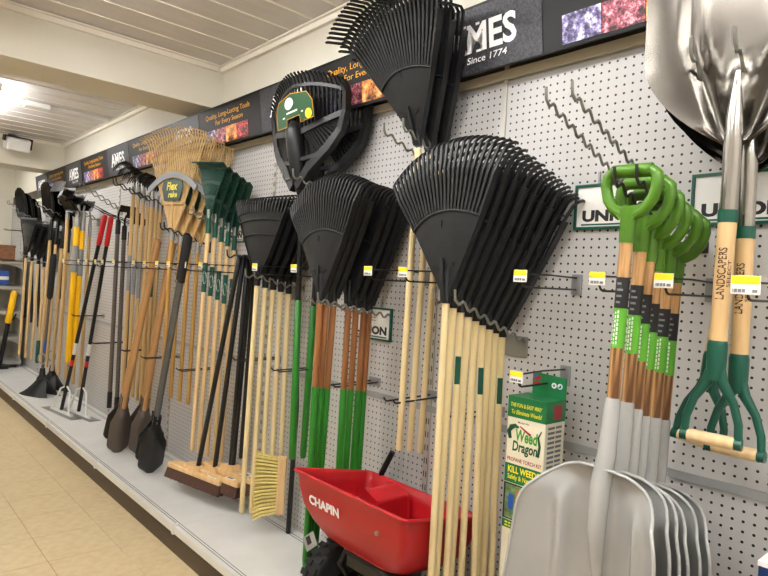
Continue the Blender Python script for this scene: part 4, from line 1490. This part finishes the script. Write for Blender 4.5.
n = 4
for i in range(n):
    t = i / (n - 1.0)
    cultivator('black tined cultivator on the upper dark hook, %s of four' % ordinal(i, n), (-4.42 + 0.01 * i, lerp(-0.175, -0.075, t), lerp(2.01, 1.93, t)), (0, R(0.5), R(-8 + 4 * i)), 'black tined cultivators', 'wrap' if i < 3 else None)
n = 3
for i in range(n):
    t = i / (n - 1.0)
    cultivator('black tined cultivator next to the bamboo rakes, %s of three' % ordinal(i, n), (-4.16, lerp(-0.135, -0.075, t), lerp(1.91, 1.89, t)), (0, R(0.8), R(6 * i)), 'lower black tined cultivators', 'stick' if i < 2 else None)
wavy_hook((-4.42, 0, 1.84), 'dark wavy hook under the four cultivators', 0.30, 0.12, 0.03, 5, m='wire_dark')
wavy_hook((-4.14, 0, 1.80), 'dark wavy hook under the three cultivators', 0.28, 0.08, 0.03, 5, m='wire_dark')

# taupe shafted weeding hoes
n = 3
for i in range(n):
    t = i / (n - 1.0)
    hoe = thing('weeding_hoe', 'taupe hoe beside the red grips, %s of three' % ordinal(i, n), 'hoe', (-4.72, lerp(-0.17, -0.075, t), lerp(1.70, 1.62, t)), (0, 0, R(0)), 'taupe shafted hoes')
    obj('shaft', MB().tube([(0, 0, -0.06), (0.04 * (i + 1) * 0.4, 0, -1.26)], 0.0155, 12), 'taupe_shaft', hoe)
    obj('collar', MB().tube([(0, 0, 0.03), (0, 0, 0.02), (0, 0, -0.08)], [0.012, 0.0185, 0.0185], 12), 'black_plastic', hoe)
    obj('end_cap', MB().tube([(0.016 * (i + 1), 0, -1.26), (0.0163 * (i + 1), 0, -1.38)], 0.018, 12), 'black_plastic', hoe)
    nk = MB().tube([(0, 0, 0.02), (0.0, 0, 0.07), (0.03, 0.0, 0.105), (0.09, 0.012, 0.115), (0.16, 0.02, 0.10)], [0.0075, 0.0075, 0.007, 0.0065, 0.006], 8)
    nk.bar([(0.15, -0.04, 0.10), (0.165, 0.07, 0.095)], 0.05, 0.005, (0.2, 0, 1))
    obj('hoe_head', nk, 'black_gloss', hoe)
straight_hook((-4.71, 0, 1.70), 'black straight hook carrying the taupe hoes', 0.3, 0.035, 'wire_dark', 0.08)

# ------------------------------------------------------------------ floor scrapers with red grips
def scraper(label, base, top, yaw):
    t = thing('floor_scraper', label, 'scraper', base, (0, 0, yaw), 'red grip floor scrapers')
    inv = Matrix.Rotation(-yaw, 3, 'Z')
    p = inv @ (Vector(top) - Vector(base))
    o = Vector((0, 0, 0.03))
    d = (p - o)
    obj('shaft', MB().tube([o, o + d * 0.86], 0.0145, 12), 'black_tube', t)
    obj('grip', MB().tube([o + d * 0.855, o + d * 0.86, o + d * 0.99, p], [0.0145, 0.0195, 0.0195, 0.012], 12), 'red_grip', t, label='red foam grip')
    for a_, b_, mm in ((0.30, 0.36, 'white'), (0.24, 0.27, 'red_grip')):
        obj('shaft_label', MB().tube([o + d * a_, o + d * b_], 0.0149, 12), mm, t)
    bl = MB().bar([(-0.30, -0.0, 0.002), (0.30, -0.0, 0.002)], 0.09, 0.003, (0, 1, 0))
    obj('blade', bl, 'galv', t)
    q = o + d * 0.13
    fk = MB()
    for sx in (-0.16, 0.16):
        fk.tube([q, q.lerp(Vector((sx, -0.01, 0.01)), 0.25) + Vector((sx * 0.3, 0, 0.02)), (sx, -0.01, 0.012)], 0.0075, 8)
    fk.bar([(-0.2, 0, 0.012), (0.2, 0, 0.012)], 0.02, 0.018, (0, 1, 0))
    obj('fork', fk, 'white', t, label='white forked brace')
    return t


scraper('floor scraper with red grip and flat blade, shaft touching the yellow handle', (-5.50, -0.29, 0.137), (-4.93, -0.2, 1.77), R(8))
scraper('floor scraper with red grip and flat blade, standing behind its twin', (-5.38, -0.19, 0.137), (-4.91, -0.16, 1.765), R(8))

# ------------------------------------------------------------------ shovels, hoes and spades further along
def spade_meshes(w=0.105, L=0.32, m='black_gloss', r0=0.0):
    g = []
    for i in range(11):
        v = i / 10.0
        z = 0.12 + L * v
        if v < 0.15:
            hw = 0.02 + (w - 0.02) * math.sqrt(v / 0.15)
        elif v < 0.6:
            hw = w
        else:
            hw = w * math.sqrt(max(0.02, 1 - ((v - 0.6) / 0.4) ** 2.4))
        g.append([(hw * u, -0.03 * u * u + 0.012 * math.exp(-(u / 0.25) ** 2) * (1 - v) - 0.05 * v * v, z) for u in [lerp(-1, 1, j / 8.0) for j in range(9)]])
    bl = MB().shell(g, (0, 0.003, 0))
    sk = MB().tube([(0, 0.004, 0.22), (0, 0.006, 0.13), (0, 0.0, 0.06), (0, 0, -0.06)], [0.006, 0.017, 0.0185, 0.0195], 12)
    return bl.mesh('blade', m), sk.mesh('socket', m)


SP = spade_meshes(0.09, 0.34)
SPY = spade_meshes(0.07, 0.16)
PWH = handle_mb(1.20, 0.0150, -0.05, 0.0).mesh('handle', 'pine')
n = 4
for i in range(n):
    t = i / (n - 1.0)
    sv = thing('digging_shovel', 'black shovel with golden wood handle near the yellow spades, %s of four' % ordinal(i, n), 'shovel', (-6.50 + 0.03 * i, lerp(-0.21, -0.075, t), lerp(1.66, 1.55, t)), (0, R(2), R(25)), 'black bladed shovels')
    obj('blade', SP[0], None, sv, (0, 0, 0.04), (R(10), R(10), 0))
    obj('socket', SP[1], None, sv)
    obj('handle', PWH, None, sv)
wavy_hook((-6.45, 0, 1.78), 'wavy hook in front of the black shovel blades', 0.34, 0.14, 0.05, 6)
for i in range(3):
    sv = thing('digging_shovel', 'black shovel at the far end of the header sign, %s of three' % ordinal(i, 3), 'shovel', (-7.55, -0.22 + 0.07 * i, 1.72 - 0.05 * i), (0, R(-4), R(25)), 'far black shovels')
    obj('blade', SP[0], None, sv)
    obj('socket', SP[1], None, sv)
    obj('handle', MB().tube([(0, 0, 0), (0, 0, -0.95)], 0.016, 10), 'black_tube', sv)
wavy_hook((-7.55, 0, 1.80), 'wavy hook carrying the far black shovels', 0.3, 0.12, 0.05, 5)
# yellow fibreglass spades
for i in range(2):
    yl = thing('yellow_spade', ['yellow fibreglass handled spade with grey label, the front one', 'yellow fibreglass handled spade half hidden behind the front one'][i], 'shovel',
               (-5.66, -0.2 + 0.045 * i, 1.80 - 0.03 * i), (0, R(1.5), R(20)), 'yellow handled spades')
    obj('blade', SPY[0], None, yl, (0, 0, -0.09), (R(20), 0, 0))
    obj('socket', MB().tube([(0, 0.004, 0.12), (0, 0.0, 0.03), (0, 0, -0.12)], [0.006, 0.02, 0.022], 12), 'galv', yl)
    obj('shaft', MB().tube([(0, 0, -0.1), (0, 0, -1.24), (0, 0, -1.27)], [0.0225, 0.0225, 0.016], 14), 'yellow_fibre', yl)
    obj('shaft_label', MB().tube([(0, 0, -0.26), (0, 0, -0.49)], 0.0230, 14), 'grey_label', yl)
# garden hoes
n = 4
for i in range(n):
    t = i / (n - 1.0)
    hoe = thing('garden_hoe', 'wood handled garden hoe behind the yellow spades, %s of four' % ordinal(i, n), 'hoe', (-5.74, lerp(-0.26, -0.075, t), lerp(1.86, 1.72, t)), (0, R(0.6), R(20 + 8 * i)), 'wood handled garden hoes')
    nk = MB().tube([(0, 0, -0.09), (0, 0, 0.0), (0, 0, 0.08), (0.0, -0.03, 0.16), (0.0, -0.09, 0.19)], [0.0175, 0.016, 0.008, 0.0075, 0.007], 10)
    obj('neck', nk, 'galv', hoe)
    obj('hoe_blade', MB().bar([(-0.08, -0.10, 0.17), (0.08, -0.10, 0.17)], 0.10, 0.004, (0, -0.5, -1)), 'black_gloss', hoe)
    obj('handle', handle_mb(1.36, 0.0145, -0.08, 0.0), 'pine', hoe)
wavy_hook((-5.74, 0, 1.78), 'wavy hook carrying the garden hoes', 0.32, 0.12, 0.04, 6)

# flared long-handled push scrapers
for i, (x, y, lb) in enumerate(((-6.36, -0.25, 'long-handled scoop with flared black plastic foot, the one in front'), (-6.52, -0.13, 'long-handled scoop with flared black plastic foot, the one behind'))):
    t = thing('flared_scoop', lb, 'scoop', (x, y, 0.137), (0, 0, R(25)), 'long-handled flared scoops')
    ft = MB()
    g = []
    for q in range(8):
        v = q / 7.0
        hw = lerp(0.19, 0.045, v ** 0.65)
        z = 0.004 + 0.17 * v
        g.append([(hw * u, -0.09 * (1 - v) ** 1.6 - 0.03 * (1 - u * u) * (1 - v * 0.4), z - 0.01 * math.cos(u * 1.5) * (1 - v)) for u in [lerp(-1, 1, j / 8.0) for j in range(9)]])
    ft.shell(g, (0, 0.006, 0))
    g2 = [[(p[0], -p[1] * 0.45 + 0.012, p[2]) for p in row] for row in g]
    ft.shell(g2, (0, 0.006, 0))
    ft.tube([(0, 0, 0.15), (0, 0, 0.19), (0, 0, 0.25)], [0.05, 0.028, 0.022], 12)
    obj('flared_foot', ft, 'black_plastic', t)
    obj('shaft', MB().tube([(0, 0, 0.23), (0.02, 0.02, 0.92)], 0.013, 12), 'taupe_shaft' if i == 0 else 'galv', t)
    obj('upper_sleeve', MB().tube([(0.02, 0.02, 0.90), (0.02, 0.02, 0.93), (0.03, 0.03, 1.28), (0.03, 0.03, 1.33)], [0.014, 0.028, 0.03, 0.024], 12), 'black_plastic', t)
    obj('shaft_label', MB().tube([(0.004, 0.004, 0.40), (0.008, 0.008, 0.50)], 0.0136, 12), 'blue', t, label='blue printed tag')
    rg = MB().tube([(0.05 * math.cos(a), -0.012, 0.34 + 0.05 * math.sin(a)) for a in [2 * PI * k / 16 for k in range(16)]], 0.006, 6, closed=True)
    obj('foot_loop', rg, 'rail', t)

# ------------------------------------------------------------------ far shelving
su = thing('shelf_unit', 'grey metal shelf unit standing at the far end of the deck', 'shelving', (-8.44, -0.62, 0.137))
obj('back_panel', MB().bb(-0.26, -0.24, -0.55, 0.55, 0, 1.30), 'shelf_inner', su)
for sy in (-0.55, 0.54):
    obj('side_panel', MB().bb(-0.25, 0.22, sy, sy + 0.012, 0, 1.30), 'shelf_metal', su)
for k in range(5):
    z = 0.06 + k * 0.295
    s_ = obj('shelf', MB().bb(-0.24, 0.24, -0.56, 0.56, z, z + 0.018).bb(0.215, 0.24, -0.56, 0.56, z - 0.03, z + 0.018), 'shelf_metal', su, bevel=0.004)
    if k > 0:
        for sg in (-1, 1):
            gs = MB()
            poly = [(sg * 0.545, z - 0.028)] + [(sg * (0.545 - 0.30 * (1 - math.cos(q * PI / 12)) - 0.0), z - 0.03 - 0.09 * (1 - math.sin(q * PI / 12))) for q in range(7)]
            gs.prism(poly, 0.205, 0.215, axis='x')
            obj('corner_gusset', gs, 'shelf_metal', s_)
obj('plinth', MB().bb(-0.24, 0.22, -0.55, 0.148, -0.136, 0.0), 'shelf_metal', su)
obj('base_tray', MB().bb(-0.2, 0.29, -0.5, 0.5, 0.0, 0.03), 'black_plastic', su)
cbx = obj('cardboard_box', MB().bb(-0.1, 0.1, -0.17, 0.17, 0, 0.14).bb(-0.105, 0.105, -0.175, 0.175, 0.14, 0.17), 'cardboard', None, (-8.25, -0.36, 0.137 + 1.258))
tag(cbx, 'brown cardboard box on top of the far grey shelf unit', 'box')
bbx = thing('blue_box', 'blue and white box on the middle of the far grey shelf unit', 'box', (-8.28, -0.36, 0.137 + 0.963))
obj('carton', MB().bb(-0.08, 0.08, -0.13, 0.13, 0, 0.17), 'blue', bbx, bevel=0.003)
obj('white_band', MB().bb(-0.081, 0.081, -0.131, 0.131, 0.06, 0.10), 'white', bbx)
yt = thing('ice_chopper', 'yellow and black handled tool leaning on the far shelf unit', 'tool', (-8.10, -0.30, 0.168), (R(-7), R(3), 0))
obj('shaft', MB().tube([(0, 0, 0.0), (0, 0, 0.52)], 0.024, 10), 'black_plastic', yt)
obj('grip', MB().tube([(0, 0, 0.50), (0, 0, 0.52), (0, 0, 0.86), (0, 0, 0.88)], [0.024, 0.036, 0.034, 0.02], 12), 'yellow_fibre', yt, label='yellow grip')
obj('side_arm', MB().tube([(0, 0, 0.50), (0, 0.05, 0.56), (0, 0.06, 0.62)], 0.01, 8), 'black_plastic', yt)
obj('foot', MB().bb(-0.05, 0.05, -0.09, 0.09, -0.03, 0.02), 'black_plastic', yt, bevel=0.008)

# navy carton at the open end of the shelf
nv = thing('navy_carton', 'navy blue carton with white top at the bottom corner', 'box', (-0.287, -0.30, 0.54))
obj('carton', MB().bb(-0.08, 0.12, -0.06, 0.1, 0.0, 0.315), 'navy', nv, bevel=0.002)
obj('lid', MB().bb(-0.081, 0.121, -0.061, 0.101, 0.315, 0.324), 'white', nv)
straight_hook((-0.30, 0, 0.52), 'straight hook carrying the navy carton', 0.3, 0.03)

# ------------------------------------------------------------------ label hooks and prongs along the wall
LH = [(-7.05, 'between the far comb-edged rakes'), (-5.64, 'behind the yellow handled spades'), (-5.2, 'beyond the red grip scrapers'), (-4.99, 'over the scraper shafts'),
      (-4.77, 'beneath the red grips'), (-4.61, 'behind the taupe hoe shafts'), (-4.37, 'next to the grey wrapped cultivator handles'), (-3.99, 'over the wooden digger handles'),
      (-3.8, 'between digger handles and bamboo rakes'), (-3.6, 'before the bamboo rake shafts'), (-3.43, 'beside the black foam grip'), (-3.21, 'past the bamboo rake shafts'),
      (-3.01, 'over the green banded rake handles'), (-2.45, 'below the comb-edged shrub rakes'), (-2.13, 'before the black scoop rake shafts'), (-1.653, 'in front of the green dipped rakes'),
      (-1.471, 'before the handles of the high hung rakes'), (-1, 'in front of the nine leaf rakes'), (-0.77, 'between leaf rakes and lime grips'), (-0.606, 'over the green shaft sleeves')]
for x, lb in LH:
    label_hook((x, 0, 1.405), 'label hook with yellow and white price tag ' + lb, 0.30)
label_hook((-0.418, 0, 1.40), 'label hook with price tag before the lettered shafts', 0.36, 0.054, 0.038)
label_hook((-2.55, 0, 1.625), 'label hook with price tag high on the comb-edged rakes', 0.20)
label_hook((-1.022, 0, 1.118), 'label hook with price tag holding the torch kit carton', 0.26)
PH = [(-2.69, 'beside the broom handles'), (-2.33, 'through the shrub rake handles'), (-1.92, 'around the green dipped grips'), (-1.57, 'beside the pale handle ends'), (-1.28, 'through the nine pale handles')]
for x, lb in PH:
    straight_hook((x, 0, 0.945), 'low straight two-prong hook ' + lb, 0.24, 0.024)
PH = [(-4.3, 0.80, 'behind the wooden diggers'), (-3.9, 0.80, 'behind the black digger'), (-4.95, 0.78, 'beside the scraper shafts'), (-3.35, 0.80, 'behind the green banded handles'), (-5.5, 0.95, 'between yellow handle and scrapers')]
for x, z, lb in PH:
    straight_hook((x, 0, z), 'low straight two-prong hook ' + lb, 0.24, 0.024)
wavy_hook((-5.2, 0, 1.85), 'empty wavy hook above the red grips', 0.30, 0.15, 0.05, 6)
straight_hook((-5.0, 0, 1.72), 'black straight hook holding the red grips', 0.32, 0.04, 'wire_dark', 0.14)
wavy_hook((-8.15, 0, 1.95), 'empty wavy hook on the far bare pegboard', 0.28, 0.1, 0.05, 5)
straight_hook((-8.3, 0, 1.75), 'straight hook on the far bare pegboard', 0.28, 0.05)
